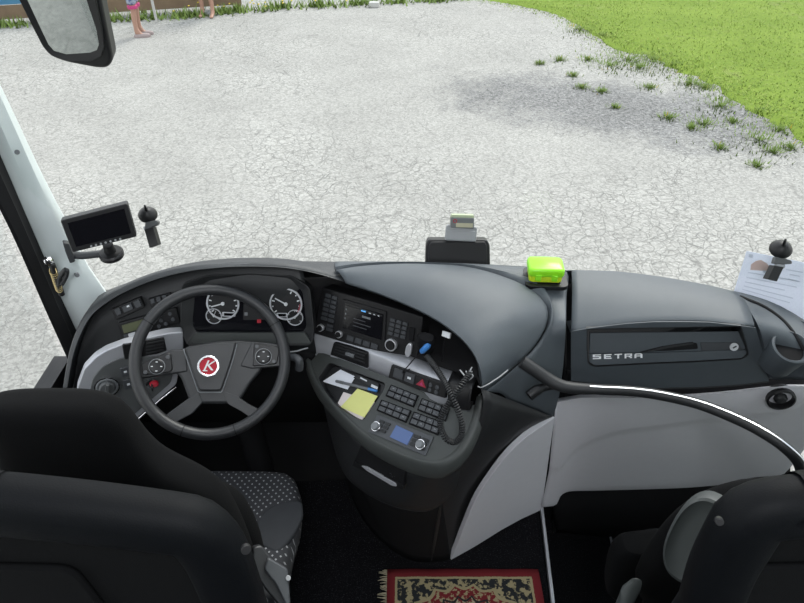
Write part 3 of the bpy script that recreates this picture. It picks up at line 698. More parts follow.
# ---- instrument cluster
PC = Plane(hy(250, 335, 1.362), (0, -.906, .423))
cl = ringslab('instrument_cluster', [(181, 284), (206, 276), (250, 273.5), (292, 276), (310, 288), (314, 330), (311, 346), (186, 346), (180, 330)],
              [(197, 287), (212, 281), (250, 279), (288, 281), (302, 291), (306, 326), (303, 331), (196, 331), (193, 323)], PC, -.02, .030, M_dark, dash, r=.012, bev=.003, hin=.008)
cl['label'] = 'hooded instrument cluster bezel'
slab('cluster_glass', [(195, 287), (212, 280), (250, 278), (288, 280), (303, 290), (307, 327), (304, 332), (195, 332), (191, 323)], PC, -.01, .009, M_gloss, cl, r=.012, bev=0)
bm = bmesh.new(); bm2 = bmesh.new()
def gauge(u, v, rp, ang, label, a0=215, a1=-35, n=11, red=False):
    c = PC.hit(u, v, .010); r = (PC.hit(u + rp, v, .010) - c).length; ex, ey = PC.axes(); ex = -ex if ex.x < 0 else ex; ey = PC.n.cross(ex); ey = -ey if ey.z < 0 else ey
    bm = bmesh.new(); annulus(bm, c, PC.n, r * .90, r, -.002, .004, 48); go = obj('gauge', bm, M_steel, cl, bev=.0006, label=label)
    bm = disc(c, PC.n, r * .9, -.002, .0008); obj('gauge_dial', bm, M_black, cl)
    bm = bmesh.new()
    for i in range(n):
        a = math.radians(a0 + (a1 - a0) * i / (n - 1)); dr = ex * math.cos(a) + ey * math.sin(a); L = .16 if i % 2 == 0 else .09
        obox(bm, c + dr * r * (.86 - L / 2) + PC.n * .0014, dr, PC.n.cross(dr), PC.n, (r * L, r * .07, .0008))
    obj('gauge_scale', bm, M_tick, cl, smooth=False)
    bm = bmesh.new(); a = math.radians(ang); dr = ex * math.cos(a) + ey * math.sin(a)
    obox(bm, c + dr * r * .32 + PC.n * .003, dr, PC.n.cross(dr), PC.n, (r * .84, r * .07, .001)); disc(c, PC.n, r * .11, .001, .005, 16, bm); obj('gauge_needle', bm, M_mark, cl, smooth=False)
    if red:
        bm = bmesh.new()
        for i in range(5):
            a = math.radians(-5 - i * 7); dr = ex * math.cos(a) + ey * math.sin(a); obox(bm, c + dr * r * .84 + PC.n * .0015, dr, PC.n.cross(dr), PC.n, (r * .07, r * .1, .0008))
        obj('gauge_red_zone', bm, M_hazard, cl, smooth=False)
gauge(223, 303.5, 16.5, 195, 'large round speed gauge'); gauge(286, 304, 16.5, 150, 'large round engine speed gauge', red=True)
gauge(214, 316, 8, 65, 'small round gauge on the left', n=5); gauge(295, 317.5, 8.2, 45, 'small round gauge on the right', n=5)
slab('trip_display', [(222, 312), (236, 312.5), (235, 317), (222, 316.5)], PC, .008, .012, M_steel, cl, r=.002); slab('trip_window', [(224, 313), (234, 313.4), (233.5, 316), (224, 315.7)], PC, .010, .0126, M_gloss, cl, bev=0)
slab('trip_display', [(276, 313), (287, 313), (287, 317.3), (277, 317.3)], PC, .008, .012, M_steel, cl, r=.002); slab('trip_window', [(278, 313.8), (286, 313.8), (286, 316.5), (278.5, 316.5)], PC, .010, .0126, M_gloss, cl, bev=0)
slab('centre_display', [(244, 294), (270, 294), (272, 320), (243, 320)], PC, .008, .0105, M_black, cl, r=.003, bev=0)
slab('display_text', [(248, 301), (255, 302), (254, 306), (249, 305)], PC, .010, .0114, M_tick, cl, bev=0)
slab('display_text', [(244.5, 312.5), (247.5, 312.5), (247.5, 315.5), (244.5, 315.5)], PC, .010, .0114, M_mgrey, cl, bev=0)
slab('display_text', [(262, 311), (265, 313), (264, 314), (262, 313)], PC, .010, .0114, M_mgrey, cl, bev=0)
slab('warning_lamp', [(257, 319.5), (261, 319.5), (261, 323), (257, 323)], PC, .010, .0116, M_warn, cl, r=.002, bev=0)
for u in (250, 254): slab('telltale_lamp', [(u, 287), (u + 3, 287), (u + 3, 289.4), (u, 289.4)], PC, .008, .0116, M_bluelamp, cl, bev=0)
for u in (258, 261): slab('telltale_lamp', [(u, 287.5), (u + 2.3, 287.5), (u + 2.3, 289.6), (u, 289.6)], PC, .008, .0116, M_tick, cl, bev=0)

slab('bezel_ledge', [(195, 333), (305, 333), (311, 343.5), (187, 343.5)], PC, .02, .0315, M_shelf, cl, r=.004, bev=.002)  # separate paler slab; its lighter grey imitates sky reflected on the ledge
# ---- tachograph and switches left of the wheel
PT = fplane((118, 323), (176, 308), (150, 345)); PT = Plane(PT.p + PT.n * .006, PT.n)
tq = [(117.5, 323.5), (176, 308), (180.5, 322.5), (122.5, 339)]
ta = slab('tachograph', tq, PT, -.03, .010, M_black, dash, r=.004, bev=.002); ta['label'] = 'flat recorder unit with small green display'
slab('tachograph_display', [(121.5, 325.5), (145, 318.8), (146.5, 327), (124, 333.5)], PT, .008, .0115, M_lcdg, ta, r=.002, bev=0)
slab('drawer_front', [(123.5, 335.2), (146, 328.8), (146.6, 331.4), (124.3, 338)], PT, .008, .0115, M_btn, ta, bev=.0006)
for i, (u, v) in enumerate(((155, 321), (162, 319), (160, 325), (167, 322.5), (171, 312.5), (174, 318))): obj('tachograph_button', disc(PT.hit(u, v), PT.n, .0055, .006, .0135, 16), M_btn, ta, bev=.0008)
slab('slot_label', [(128, 334), (135, 332), (136, 335.5), (129, 337.3)], PT, .009, .0125, M_mark, ta, bev=0)
sw = slab('light_switch_panel', [(110.5, 309.5), (140, 297.5), (144.5, 307.5), (116, 320.5)], PT, -.03, .008, M_black, dash, r=.004, bev=.002)
for q in ([(114, 309.8), (119, 307.7), (122, 313.8), (117, 316)], [(121.5, 307), (131, 303), (133.5, 309), (124.5, 313)], [(133, 302), (139, 299.5), (142, 306), (136, 308.5)]):
    slab('rocker_switch', q, PT, .006, .012, M_btn, sw, r=.002, bev=.0012)
slab('switch_icon', [(126.5, 306), (129, 305), (129.6, 306.5), (127, 307.5)], PT, .010, .0128, M_tick, sw, bev=0)
sw2 = slab('fog_light_switch_panel', [(147, 300), (170, 293), (173, 300), (151, 308)], PT, -.03, .008, M_black, dash, r=.003, bev=.002)
for u, v in ((152, 302), (158, 300), (164, 298.5)): slab('rocker_switch', [(u - 2, v - 2.5), (u + 2, v - 3.6), (u + 3, v + 1), (u - 1, v + 2.4)], PT, .006, .012, M_btn, sw2, bev=.001)
# ---- silver side panel with light knob, buttons and vent
PS = plane3(hy(107, 386, 1.225), hy(185, 335, 1.325), hy(165, 420, 1.25))
sp_ = slab('side_panel', [(183, 332), (168, 333), (154, 336), (124.5, 343.5), (106, 350.5), (95, 357.5), (84, 369), (77, 388), (76, 402), (90, 425), (118, 433), (133, 421.5), (176.5, 384.5), (183.5, 347)], PS, -.02, .010, M_silver, dash, r=.008, bev=.003)
sp_['label'] = 'silver side panel'
slab('side_panel_inset', [(173, 355), (120, 358), (103, 366), (93, 378), (89, 395), (96, 418), (118, 427), (131, 417.5), (171, 383), (175, 362)], PS, .005, .012, M_inset, sp_, r=.012, bev=.002)
slab('vent_frame', [(122, 345), (164, 337.5), (167, 351), (158, 354), (124.5, 360)], PS, .005, .014, M_black, sp_, r=.005, bev=.002)
for i in range(4): slab('vent_slat', [(146, 343.5 + 3.2 * i), (163.5, 340 + 3.2 * i), (164, 341.4 + 3.2 * i), (146.5, 345 + 3.2 * i)], PS, .012, .017, M_dark, sp_, bev=.0006)
c = PS.hit(107, 386, .012); kn = obj('light_switch', lathe(bmesh.new(), c, PS.n, [(.031, -.004), (.031, .004), (.027, .008), (.023, .008), (.022, .003)], 40), M_mgrey, sp_, label='round light switch')
bm = bmesh.new(); lathe(bm, c, PS.n, [(.021, 0), (.021, .012), (.018, .018), (0, .018)], 32); ex, ey = PS.axes(); obox(bm, c + PS.n * .020, (ex * .35 + ey).normalized(), PS.n.cross((ex * .35 + ey).normalized()), PS.n, (.038, .009, .012)); obj('switch_knob', bm, M_inset, sp_, bev=.001)
annb = bmesh.new(); annulus(annb, c, PS.n, .029, .032, -.002, .007); obj('switch_ring', annb, M_chrome, sp_)
for q in ([(119.5, 369), (129, 366.3), (131.5, 374.8), (121.5, 377.6)], [(122.5, 381), (132, 378.5), (134.5, 387.5), (125, 390.5)]):
    slab('push_button', q, PS, .008, .017, M_btn, sp_, r=.003, bev=.002)
    slab('button_icon', [bil(q, .35, .4), bil(q, .65, .4), bil(q, .65, .6), bil(q, .35, .6)], PS, .012, .0176, M_tick, sp_, bev=0)
bm = bmesh.new(); tube(bm, [PS.hit(u, v, .008) for u, v in ((132, 424.5), (145, 413), (160, 400), (176.5, 387))], .0035, 10); obj('edge_strip', bm, M_chrome, sp_)

# ---- radio panel
h = V((.888, -.46, 0)); PRd = Plane(hy(365, 325, 1.36), (-.432, -.835, .342))
ra = slab('radio', [(322.5, 287.5), (378, 303), (423, 317), (420.5, 344), (415, 364), (313.5, 333.5)], PRd, -.05, .004, M_black, dash, r=.006, bev=.003); ra['label'] = 'black radio and navigation unit'
slab('screen_frame', [(342.5, 299), (386, 311.5), (384.5, 344), (339, 330.5)], PRd, .002, .008, M_black, ra, r=.003, bev=.001)
scq = [(345.5, 303), (383.3, 314.5), (381.3, 340), (342.5, 328)]
slab('screen', scq, PRd, .006, .0095, M_gloss, ra, r=.002, bev=0)
for s0, t0, s1, t1, mm in ((.02, .04, .98, .10, M_black), (.42, .07, .54, .13, M_bluelamp), (.62, .08, .68, .13, M_tick), (.74, .08, .79, .13, M_tick), (.86, .08, .9, .13, M_tick), (.46, .28, .68, .36, M_mgrey), (.25, .48, .55, .51, M_btn), (.25, .62, .7, .65, M_btn), (.25, .76, .6, .79, M_btn), (.02, .2, .05, .27, M_mgrey), (.02, .38, .05, .45, M_mgrey), (.02, .56, .05, .63, M_mgrey)):
    slab('screen_item', subq(scq, s0, t0, s1, t1), PRd, .008, .0099, mm, ra, bev=0)
bq = [(325, 292.5), (337.5, 296.5), (332, 333), (318, 328.5)]
for i in range(6):
    for j in range(2): slab('radio_button', subq(bq, .06 + .5 * j, .02 + .125 * i, .48 + .5 * j, .11 + .125 * i), PRd, .002, .0085, M_btn, ra, r=.001, bev=.001)
for i in range(2): slab('radio_button', subq(bq, .56, .80 + .1 * i, .98, .88 + .1 * i), PRd, .002, .0085, M_btn, ra, r=.001, bev=.001)
kq = [(390, 317.5), (408.5, 323), (405.5, 340.5), (386.5, 335)]
for i in range(4):
    for j in range(3): slab('keypad_button', subq(kq, .03 + .33 * j, .02 + .25 * i, .29 + .33 * j, .2 + .25 * i), PRd, .002, .0085, M_btn, ra, r=.001, bev=.001)
for i in range(4): slab('radio_button', subq([(344, 333.5), (380, 345), (379, 352), (342, 340)], .1 + .22 * i, .1, .28 + .22 * i, .8), PRd, .002, .0075, M_btn, ra, r=.001, bev=.001); 
for u, v, r in ((321.5, 327.3, .0105), (339.8, 333.8, .0105), (391.8, 344.3, .0175)):
    c = PRd.hit(u, v, .004); k = obj('radio_knob', lathe(bmesh.new(), c, PRd.n, [(r * .78, 0), (r * .78, .012), (r * .66, .015), (0, .015)], 28), M_black, ra)
    bm = bmesh.new(); annulus(bm, c, PRd.n, r * .78, r, .0, .010); obj('knob_ring', bm, M_steel, ra, bev=.0006)
slab('card_slot', [(409.3, 327), (414.5, 328.5), (413, 342), (408.3, 340)], PRd, .002, .008, M_vblack, ra, r=.002, bev=.001)
rm = slab('silver_key', [(405.8, 346.8), (408, 343.6), (410.5, 343.5), (411.8, 346), (410.2, 355), (408, 357.5), (405.5, 356.5), (404.4, 353)], PRd, .003, .012, M_steel, ra, r=.003, bev=.002)

# ---- silver band below the radio
BT = [(314, 335.5), (332, 339.7), (355, 346.5), (382, 355.8), (410, 367), (443, 379.5), (462, 385.5), (473, 388)]
BBm = [(313.5, 353.5), (330, 359.5), (353, 368), (382, 380), (408, 390), (434, 400), (455, 406.5), (470, 409)]
bty = [1.405, 1.38, 1.345, 1.295, 1.235, 1.165, 1.125, 1.10]
bt = [hy(u, v, y) for (u, v), y in zip(BT, bty)]; bb = [hy(u, v, y - .015) for (u, v), y in zip(BBm, bty)]
def band_loft(name, A, B, m):
    a_, b_ = crk(A, 4), crk(B, 4)
    return loft(name, [[p + V((.012, .03, .004)) for p in a_], a_, [a.lerp(b, .06) + V((-.0015, -.002, .001)) for a, b in zip(a_, b_)], [a.lerp(b, .94) + V((-.0015, -.002, .001)) for a, b in zip(a_, b_)], b_, [p + V((.012, .03, -.004)) for p in b_]], m, dash, angle=50)
be, ce = hy(449, 381.2, 1.152), hy(449.5, 404.5, 1.12)
band = band_loft('silver_band', bt[:6] + [be], bb[:6] + [ce], M_silver); band['label'] = 'silver trim band'
band_loft('corner_band', [be, bt[6], bt[7]], [ce, bb[6], bb[7]], M_black)
PB1 = plane3(bt[1], bt[3], bb[2]); PB1 = Plane(PB1.p + PB1.n * .006, PB1.n)
slab('vent_frame', [(333.5, 342.5), (367, 353.5), (367.3, 369), (330, 355)], PB1, -.01, .006, M_black, band, r=.005, bev=.002)
for i in range(3): slab('vent_slat', subq([(335, 345), (365.5, 355), (365.5, 366), (332.5, 354)], .03, .1 + .3 * i, .97, .22 + .3 * i), PB1, .005, .010, M_dark, band, bev=.0006)
slab('vent_tab', subq([(335, 345), (365.5, 355), (365.5, 366), (332.5, 354)], .36, .38, .62, .68), PB1, .007, .013, M_mgrey, band, bev=.001)
slab('vent_lip', [(330.5, 355.5), (367.5, 369.2), (367.2, 371.3), (330.5, 357.6)], PB1, .0, .010, M_silver, band, r=.001, bev=.001)
PB2 = plane3(bt[4], bt[6], bb[5]); PB2 = Plane(PB2.p + PB2.n * .006, PB2.n)
hz_ = slab('hazard_switch_strip', [(391.5, 364.5), (420, 375), (447, 384.5), (445, 398.5), (418, 390), (388, 377.5)], PB2, -.02, .008, M_black, band, r=.004, bev=.002)
hq = [(391.5, 365.5), (446.5, 385.5), (444.5, 397.5), (389, 376.5)]
slab('hazard_button', subq(hq, .46, .08, .68, .92), PB2, .006, .0105, M_black, band, r=.002, bev=.001)
tri = [bil(hq, .57, .18), bil(hq, .655, .82), bil(hq, .475, .82)]; slab('hazard_triangle', tri, PB2, .009, .0115, M_hazard, band, bev=0)
tri = [bil(hq, .567, .45), bil(hq, .60, .72), bil(hq, .535, .72)]; slab('hazard_triangle_mark', tri, PB2, .009, .012, M_pinkcloth, band, bev=0)
for s in (.06, .26): slab('strip_button', subq(hq, s, .1, s + .17, .9), PB2, .006, .0105, M_btn, band, r=.002, bev=.001)
slab('button_icon', subq(hq, .31, .42, .37, .6), PB2, .009, .0112, M_tick, band, bev=0)
for s in (.76, .88):
    for t in (.3, .7): obj('strip_knob', disc(PB2.hit(*bil(hq, s, t)), PB2.n, .006, .005, .011, 16), M_btn, band, bev=.001)
# ---- dark niche under the hood right of the radio
nt_ = [p + V((-.004, .045, -.008)) for p in cr([hy(*q) for q in LIP2[1:]], 25)]
nbot = cr([b + V((.01, .03, .004)) for b in bt[3:]] + [hy(481, 392, 1.10)], 25)
ncen = [a.lerp(b, .5) + V((.05, .10, -.01)) for a, b in zip(nt_, nbot)]
ncen[0] = nt_[0].lerp(nbot[0], .5) + V((.02, .03, 0)); ncen[-1] = nt_[-1].lerp(nbot[-1], .5)
loft('storage_niche', [nt_, [a.lerp(b, .5) + V((.02, .05, .015)) for a, b in zip(nt_, ncen)], ncen, [a.lerp(b, .5) + V((.015, .04, -.015)) for a, b in zip(nbot, ncen)], nbot], M_vblack, dash, cross=2, solid=.003)

# ================================================================== CENTRE CONSOLE
con = thing('center_console', 'grey driver console with switch banks, paper tray and drawer on a dark pedestal', 'console', (.05, 1.2, .0))
PSH = Plane(hy(308, 360, 1.37), (-.405, -.434, .805))
SO = [(307, 357), (310, 369), (318, 385), (330, 400), (345, 416), (369, 437), (399, 453.5), (424, 462), (444, 462.5), (463, 449), (476, 424), (483, 395)]
so = cr([PSH.hit(u, v) for u, v in SO], 45)
backl = cr([b + V((.005, .012, -.002)) for b in bb] + [PSH.hit(482, 391)], 45)
top_rows = [[q + PSH.n * -.0 for q in so], [q + (b - q).normalized() * .004 + UZ * .004 for q, b in zip(so, backl)], [q + (b - q).normalized() * .012 + UZ * .006 for q, b in zip(so, backl)]]
# shelf surface projected on the plane, plus rounded rim and skirt
def onpl(p): return p - PSH.n * (p - PSH.p).dot(PSH.n)
cen = sum(so, V()) / len(so)
rim0 = [onpl(q.lerp(cen, .06)) for q in so]
outw = [(q - cen).normalized() for q in so]
ring1 = [q + V((0, 0, -.006)) + o * .006 for q, o in zip(so, outw)]
ring2 = [q + V((0, 0, -.035)) + o * .010 for q, o in zip(so, outw)]
ring3 = [q + V((0, 0, -.055)) + o * .002 for q, o in zip(so, outw)]
ring4 = [q + V((0, 0, -.062)) - o * .025 for q, o in zip(so, outw)]
loft('shelf_rim', [rim0, so, ring1, ring2, ring3, ring4], M_shelf, con, solid=.003, angle=70)
TRo = [(329, 362), (386, 383), (383.5, 391), (363, 421.5), (352, 416.5), (336, 405), (325, 391), (317.5, 377)]
# shelf plate with the tray opening
def ptri(name, outer, hole, m, parent):
    bm = bmesh.new(); A = [bm.verts.new(p) for p in outer]; B = [bm.verts.new(p) for p in hole]
    ed = [bm.edges.new((L[i], L[(i + 1) % len(L)])) for L in (A, B) for i in range(len(L))]
    bmesh.ops.triangle_fill(bm, use_beauty=True, use_dissolve=False, edges=ed)
    for f in bm.faces:
        f.normal_update()
        if f.normal.dot(PSH.n) < 0: f.normal_flip()
    return obj(name, bm, m, parent, smooth=False, recalc=False, solid=.003)
outer = rim0 + [onpl(p) for p in backl[::-1][::3]]
tray_top = roundpoly([PSH.hit(u, v) for u, v in TRo], .014)
ptri('shelf_plate', outer, tray_top, M_shelf, con)
tray_bot = roundpoly([PSH.hit(u, v) - PSH.n * .022 for u, v in TRo], .014); tc_ = sum(tray_bot, V()) / len(tray_bot); tray_bot = [p.lerp(tc_, .05) for p in tray_bot]
bm = bmesh.new(); R = grid(bm, [tray_top, [a.lerp(b, .15) for a, b in zip(tray_top, tray_bot)], tray_bot], True); bm.faces.new(R[-1]); obj('tray', bm, M_black, con, solid=.002, offset=0, recalc=True, angle=50)
PTR = Plane(PSH.p - PSH.n * .0195, PSH.n)
banks = [[(391, 385), (417.5, 395.5), (413, 406.5), (386, 395.5)], [(381.7, 400), (410.5, 410.8), (405.5, 422), (377, 410)], [(422, 398.5), (449, 408.5), (445, 420.5), (417.5, 409.5)], [(414, 412), (441, 422), (437.5, 434.5), (409, 423.5)]]
for q in banks:
    b = slab('switch_bank', [bil(q, -.02, -.04), bil(q, 1.02, -.04), bil(q, 1.02, 1.06), bil(q, -.02, 1.06)], PSH, -.01, .004, M_vblack, con, r=.002, bev=.001)
    for i in range(2):
        for j in range(4):
            s = subq(q, .02 + .245 * j, .03 + .5 * i, .235 + .245 * j, .42 + .5 * i); slab('switch_button', s, PSH, .002, .010, M_btn, b, r=.0012, bev=.0012)
            if (i + j) % 2 == 0: slab('button_mark', subq(s, .35, .3, .65, .5), PSH, .008, .0104, M_mgrey, b, bev=0)
cq = [(377.5, 414.3), (433.5, 436.7), (425.3, 456), (367.7, 431.8)]
cp = slab('climate_panel', cq, PSH, -.01, .004, M_btn, con, r=.003, bev=.001); cp['label'] = 'climate control panel with blue display'
slab('climate_display', [(396.2, 425), (413.4, 433), (407, 445.2), (389.6, 437)], PSH, .002, .0065, M_lcd, cp, r=.001, bev=.0006)
for q in ([(379.8, 418.5), (391.5, 423.2), (384.5, 434.5), (374, 430)], [(414, 433), (430, 439.5), (424, 452), (408, 445.5)]):
    for i in range(3):
        for j in range(2): slab('climate_button', subq(q, .04 + .52 * j, .05 + .32 * i, .42 + .52 * j, .28 + .32 * i), PSH, .002, .008, M_dark, cp, r=.001, bev=.001)
for u, v in ((377, 427), (421.3, 445)):
    c = PSH.hit(u, v, .004); k = obj('climate_knob', lathe(bmesh.new(), c, PSH.n, [(.0125, 0), (.0125, .006), (.0105, .016), (.009, .018), (0, .018)], 28), M_mgrey, cp)
    bm = bmesh.new(); annulus(bm, c, PSH.n, .0105, .0135, .0, .010); obj('knob_ring', bm, M_chrome, cp, bev=.0006)
slab('corner_socket', [(463, 395), (470, 397), (469, 412), (459, 409)], PSH, -.005, .004, M_btn, con, r=.004, bev=.002)

# drawer housing and pedestal
dr_top = [onpl(q.lerp(cen, .18)) + V((0, 0, -.062)) for q in so]
DB = [(322, 392, 1.46), (327, 408, 1.42), (331, 425, 1.36), (335, 443, 1.30), (341, 462, 1.245), (351, 479, 1.185), (368, 492, 1.125), (392, 503, 1.08), (412, 508, 1.065), (428, 508.5, 1.065), (440, 503, 1.07), (452, 492, 1.08)]
db = cr([hy(*q) for q in DB], 45)
do = [V(((q - cen).x, (q - cen).y, 0)).normalized() for q in so]
rows = [dr_top, [a.lerp(b, .5) + o * .012 for a, b, o in zip(dr_top, db, do)], [a.lerp(b, .9) + o * .012 for a, b, o in zip(dr_top, db, do)], db, [b + V((0, 0, -.012)) - o * .004 for b, o in zip(db, do)], [b + V((0, 0, -.02)) - o * .03 for b, o in zip(db, do)]]
dh = loft('drawer_housing', rows, M_dark, con, cross=3, solid=.003, angle=70)
fl = cr([V(q) for q in ((-.20, 1.46, .0), (-.17, 1.40, 0), (-.13, 1.33, 0), (-.08, 1.27, 0), (-.02, 1.22, 0), (.04, 1.19, 0), (.10, 1.185, 0), (.155, 1.19, 0), (.172, 1.197, 0))], 45)
ped_top = [b + V((0, 0, -.02)) - o * .03 for b, o in zip(db, do)]
loft('pedestal', [ped_top, [a.lerp(b, .25) + V((0, .012, -.01)) for a, b in zip(ped_top, fl)], [a.lerp(b, .6) + V((0, .01, 0)) for a, b in zip(ped_top, fl)], fl], M_vblack, con, cross=3, solid=.003)
# drawer mouth with its chrome pull
PD = plane3(surf(dh, 357, 452), surf(dh, 403, 478), surf(dh, 372, 484)); PD = Plane(PD.p + PD.n * .004, PD.n)
dw = slab('drawer', [(361, 445), (406, 465.5), (402.5, 489), (353, 464)], PD, -.03, .010, M_vblack, con, r=.003, bev=.002)
slab('drawer_frame', [(355, 462), (404, 486), (402.5, 490), (352, 465.5)], PD, .0, .014, M_black, dw, r=.002, bev=.001)
slab('drawer_pull', [(361, 466), (366, 467), (395, 483.5), (396.5, 486.5), (392, 485.8), (367, 471)], PD, .012, .017, M_steel, dw, r=.003, bev=.002)
for u, v in ((393.5, 471.5), (397, 474.5)): obj('drawer_stud', disc(PD.hit(u, v), PD.n, .0035, .008, .0135, 14), M_chrome, dw)

# console right flank: dark body between dome edge and white panel
Lc = cr([hy(482, 389, 1.092)] + [hy(*q) for q in ((484, 405, 1.075), (478, 428, 1.06), (468, 448, 1.055), (455, 466, 1.06), (446, 485, 1.075), (439, 510, 1.10), (434, 540, 1.145))] + [hz(431, 562, 0)], 30)
ARC = [(553, 417.5, 1.26), (541, 424.5, 1.262), (525, 435, 1.262), (507, 452, 1.26), (490, 474, 1.255), (475, 497, 1.245), (463, 525, 1.225), (455, 545, 1.21)]
arc_raw = [hy(*q) for q in ARC] + [hz(450, 558.5, 0)]
arc = cr(arc_raw, 30)
rows = [[p.lerp(q, s) + V((0, -.02, .02)) * math.sin(PI * s) * (1 - i / 32) for i, (p, q) in enumerate(zip(Lc, arc))] for s in (0, .12, .3, .5, .7, .88, .97, 1)]
rows.append([q + V((.0, .02, -.004)) for q in arc])
loft('console_flank', rows, M_dark, con, solid=.003)
# light grey side panel
bl = [hz(450, 558.5, 0), hz(541, 508, 0)]
PWp = plane3(hy(553, 417.5, 1.26), bl[0], bl[1])
SEAM = [(553, 418), (549, 448), (545, 478), (541, 508)]
wp = [PWp.hit(u, v) for u, v in ((553.5, 416), (541, 424.5), (525, 435.5), (507, 452.5), (490, 474.5), (475, 498), (463, 526), (455, 547), (450, 559))]
wp = cr(wp, 24) + [PWp.hit(476, 544), PWp.hit(500, 529), PWp.hit(520, 518), PWp.hit(541, 508.5), PWp.hit(545, 478), PWp.hit(549, 448)]
o = obj('side_panel', prism(bmesh.new(), wp, PWp.n, -.012, .006), M_lgrey, con, bev=.002, label='light grey side panel'); 

# ================================================================== PASSENGER-SIDE DASHBOARD
pd_ = thing('passenger_dashboard', 'right hand dashboard section with open tray lettered in white and grey lower panel', 'dashboard', (.85, 1.35, .7))
# top panel: back edge, front edge (matched)
TB = [(571.5, 271.3, 1.07), (596, 271.8, 1.07), (621, 273, 1.068), (650, 276.5, 1.064), (676, 280.5, 1.06), (706, 286, 1.055), (737, 293.3, 1.048)]
TF = [(571, 329.5, 1.268), (600, 325.6, 1.272), (628, 322, 1.275), (655, 320.4, 1.275), (682, 320, 1.272), (710, 320.8, 1.262), (754, 325.6, 1.235)]
tb = crk([hz(*q) for q in TB], 4); tf = crk([hy(*q) for q in TF], 4)
drop = [back_of(p, .95) for p in tb]
rows = [drop, [p.lerp(q, .5) + V((0, .012, .012)) for p, q in zip(tb, drop)], tb] + [[a.lerp(b, s) + UZ * .012 * math.sin(PI * s) for a, b in zip(tb, tf)] for s in (.04, .15, .35, .55, .75, .92, .98)] + [tf, [p + V((0, .006, -.010)) for p in tf], [p + V((0, .05, -.012)) for p in tf]]
loft('top_panel', rows, M_top, pd_, solid=.004, angle=30)
# left end cheek (dark seam to the console)
cheek = [hz(571.5, 271.3, 1.07), hy(571, 329.5, 1.268), hy(571, 360, 1.25), hy(570.5, 382, 1.24), hy(558, 405, 1.25), hy(552, 420, 1.262)]
loft('end_cheek', [[p + V((-.008, .03, -.012 - (.03 if i == 0 else 0))) for i, p in enumerate(cheek)], [p + V((.01, .09, -.02 - (.09 if i == 0 else 0))) for i, p in enumerate(cheek)]], M_vblack, pd_, solid=.003)
# front face with the tray recess
PFc = plane3(hy(571, 332, 1.262), hy(758, 330, 1.228), hy(660, 388, 1.235))
FO = [(571, 331.5), (588, 328.6), (600, 327), (628, 323.6), (655, 322), (682, 321.8), (710, 322.4), (742, 326), (756, 328), (763, 352), (769, 381), (740, 384.5), (700, 387), (651, 388), (610, 385), (571, 380.5)]
FI_ = [(587, 329), (741, 326.3), (744, 336), (747.5, 348), (748.5, 355), (742, 359.3), (700, 361.8), (651, 363.8), (620, 365.4), (594, 366.8), (588, 364), (587, 350)]
def fill_plate(name, outer, hole, n, m, parent, solid=.003):
    bm = bmesh.new(); A = [bm.verts.new(p) for p in outer]; B = [bm.verts.new(p) for p in hole]
    ed = [bm.edges.new((L[i], L[(i + 1) % len(L)])) for L in (A, B) for i in range(len(L))]
    bmesh.ops.triangle_fill(bm, use_beauty=True, use_dissolve=False, edges=ed)
    for f in bm.faces:
        f.normal_update()
        if f.normal.dot(n) < 0: f.normal_flip()
    return obj(name, bm, m, parent, smooth=False, recalc=False, solid=solid)
fo = [PFc.hit(u, v) for u, v in FO]; fi = roundpoly([PFc.hit(u, v) for u, v in FI_], [.0, .0, .004, .004, .008, .008, 0, 0, 0, .01, .01, 0])
fill_plate('front_panel', fo, fi, PFc.n, M_top, pd_)
loft('front_lip', [[PFc.hit(u, v) for u, v in ((571, 380.5), (610, 385), (651, 388), (700, 387), (740, 384.5), (769, 381))], [PFc.hit(u, v) + V((0, .01, -.008)) for u, v in ((571, 381), (610, 386), (651, 389), (700, 388), (740, 385.5), (769, 382))], [PFc.hit(u, v) + V((0, .06, -.014)) for u, v in ((571, 381), (610, 386), (651, 389), (700, 388), (740, 385.5), (769, 382))]], M_dark, pd_, solid=.003)
# tray: floor slopes back into the dash
rimf = [PFc.hit(u, v) for u, v in FI_]
ftr = PFc.hit(590, 352) ; 
PTd = Plane(PFc.hit(660, 362) + V((0, .004, -.004)), (0, -.58, .81))      # tray floor plane, rising to the back
in_ = []
for p in fi:
    w = p + PFc.n * -.004; in_.append(w)
deep = []
for p in fi:
    t = (p - PTd.p).dot(PTd.n); q = p - PTd.n * t if t > 0 else p.copy()
    q = p + V((0, .085, -.01)) * sstep(max(0, t) / .05) + V((0, .004, -.004)); deep.append(q)
bm = bmesh.new(); R = grid(bm, [fi, in_, deep], True); bm.faces.new(R[-1]); obj('tray', bm, M_dark, pd_, solid=.003, offset=0, smooth=False)
# paler sloping back plate of the tray and its lettered front lip
PLp = plane3(PFc.hit(590, 362) + V((0, .010, 0)), PFc.hit(742, 356) + V((0, .010, 0)), PFc.hit(660, 330) + V((0, .052, .0)))
slab('tray_lid', [(590, 333), (741.5, 331.5), (746, 349), (744, 349.6), (652, 352.5), (589, 353.5)], PLp, -.004, .002, M_top, pd_, r=.003, bev=.0015)
slab('tray_front_strip', [(589, 354), (652, 353), (746, 350), (747, 354), (741.5, 358.3), (700, 360.8), (651, 362.8), (595, 365.6), (589.5, 362)], PLp, -.006, .005, M_top, pd_, r=.002, bev=.002)
slab('grip_hollow', [(642, 351.5), (664, 346), (688, 343.5), (697, 343), (698, 348.8), (672, 350.6)], PLp, .0, .004, M_vblack, pd_, r=.004, bev=.0)
slab('grip_lip', [(640, 352.8), (665, 346.5), (688, 343.2), (694, 342.6), (693, 344.2), (668, 348), (650, 352)], PLp, .002, .009, M_dark, pd_, r=.002, bev=.0015)
slab('socket_cover', [(700.5, 342.6), (738, 342.5), (742.5, 349.6), (702, 351)], PLp, .0, .0045, M_btn, pd_, r=.002, bev=.001)
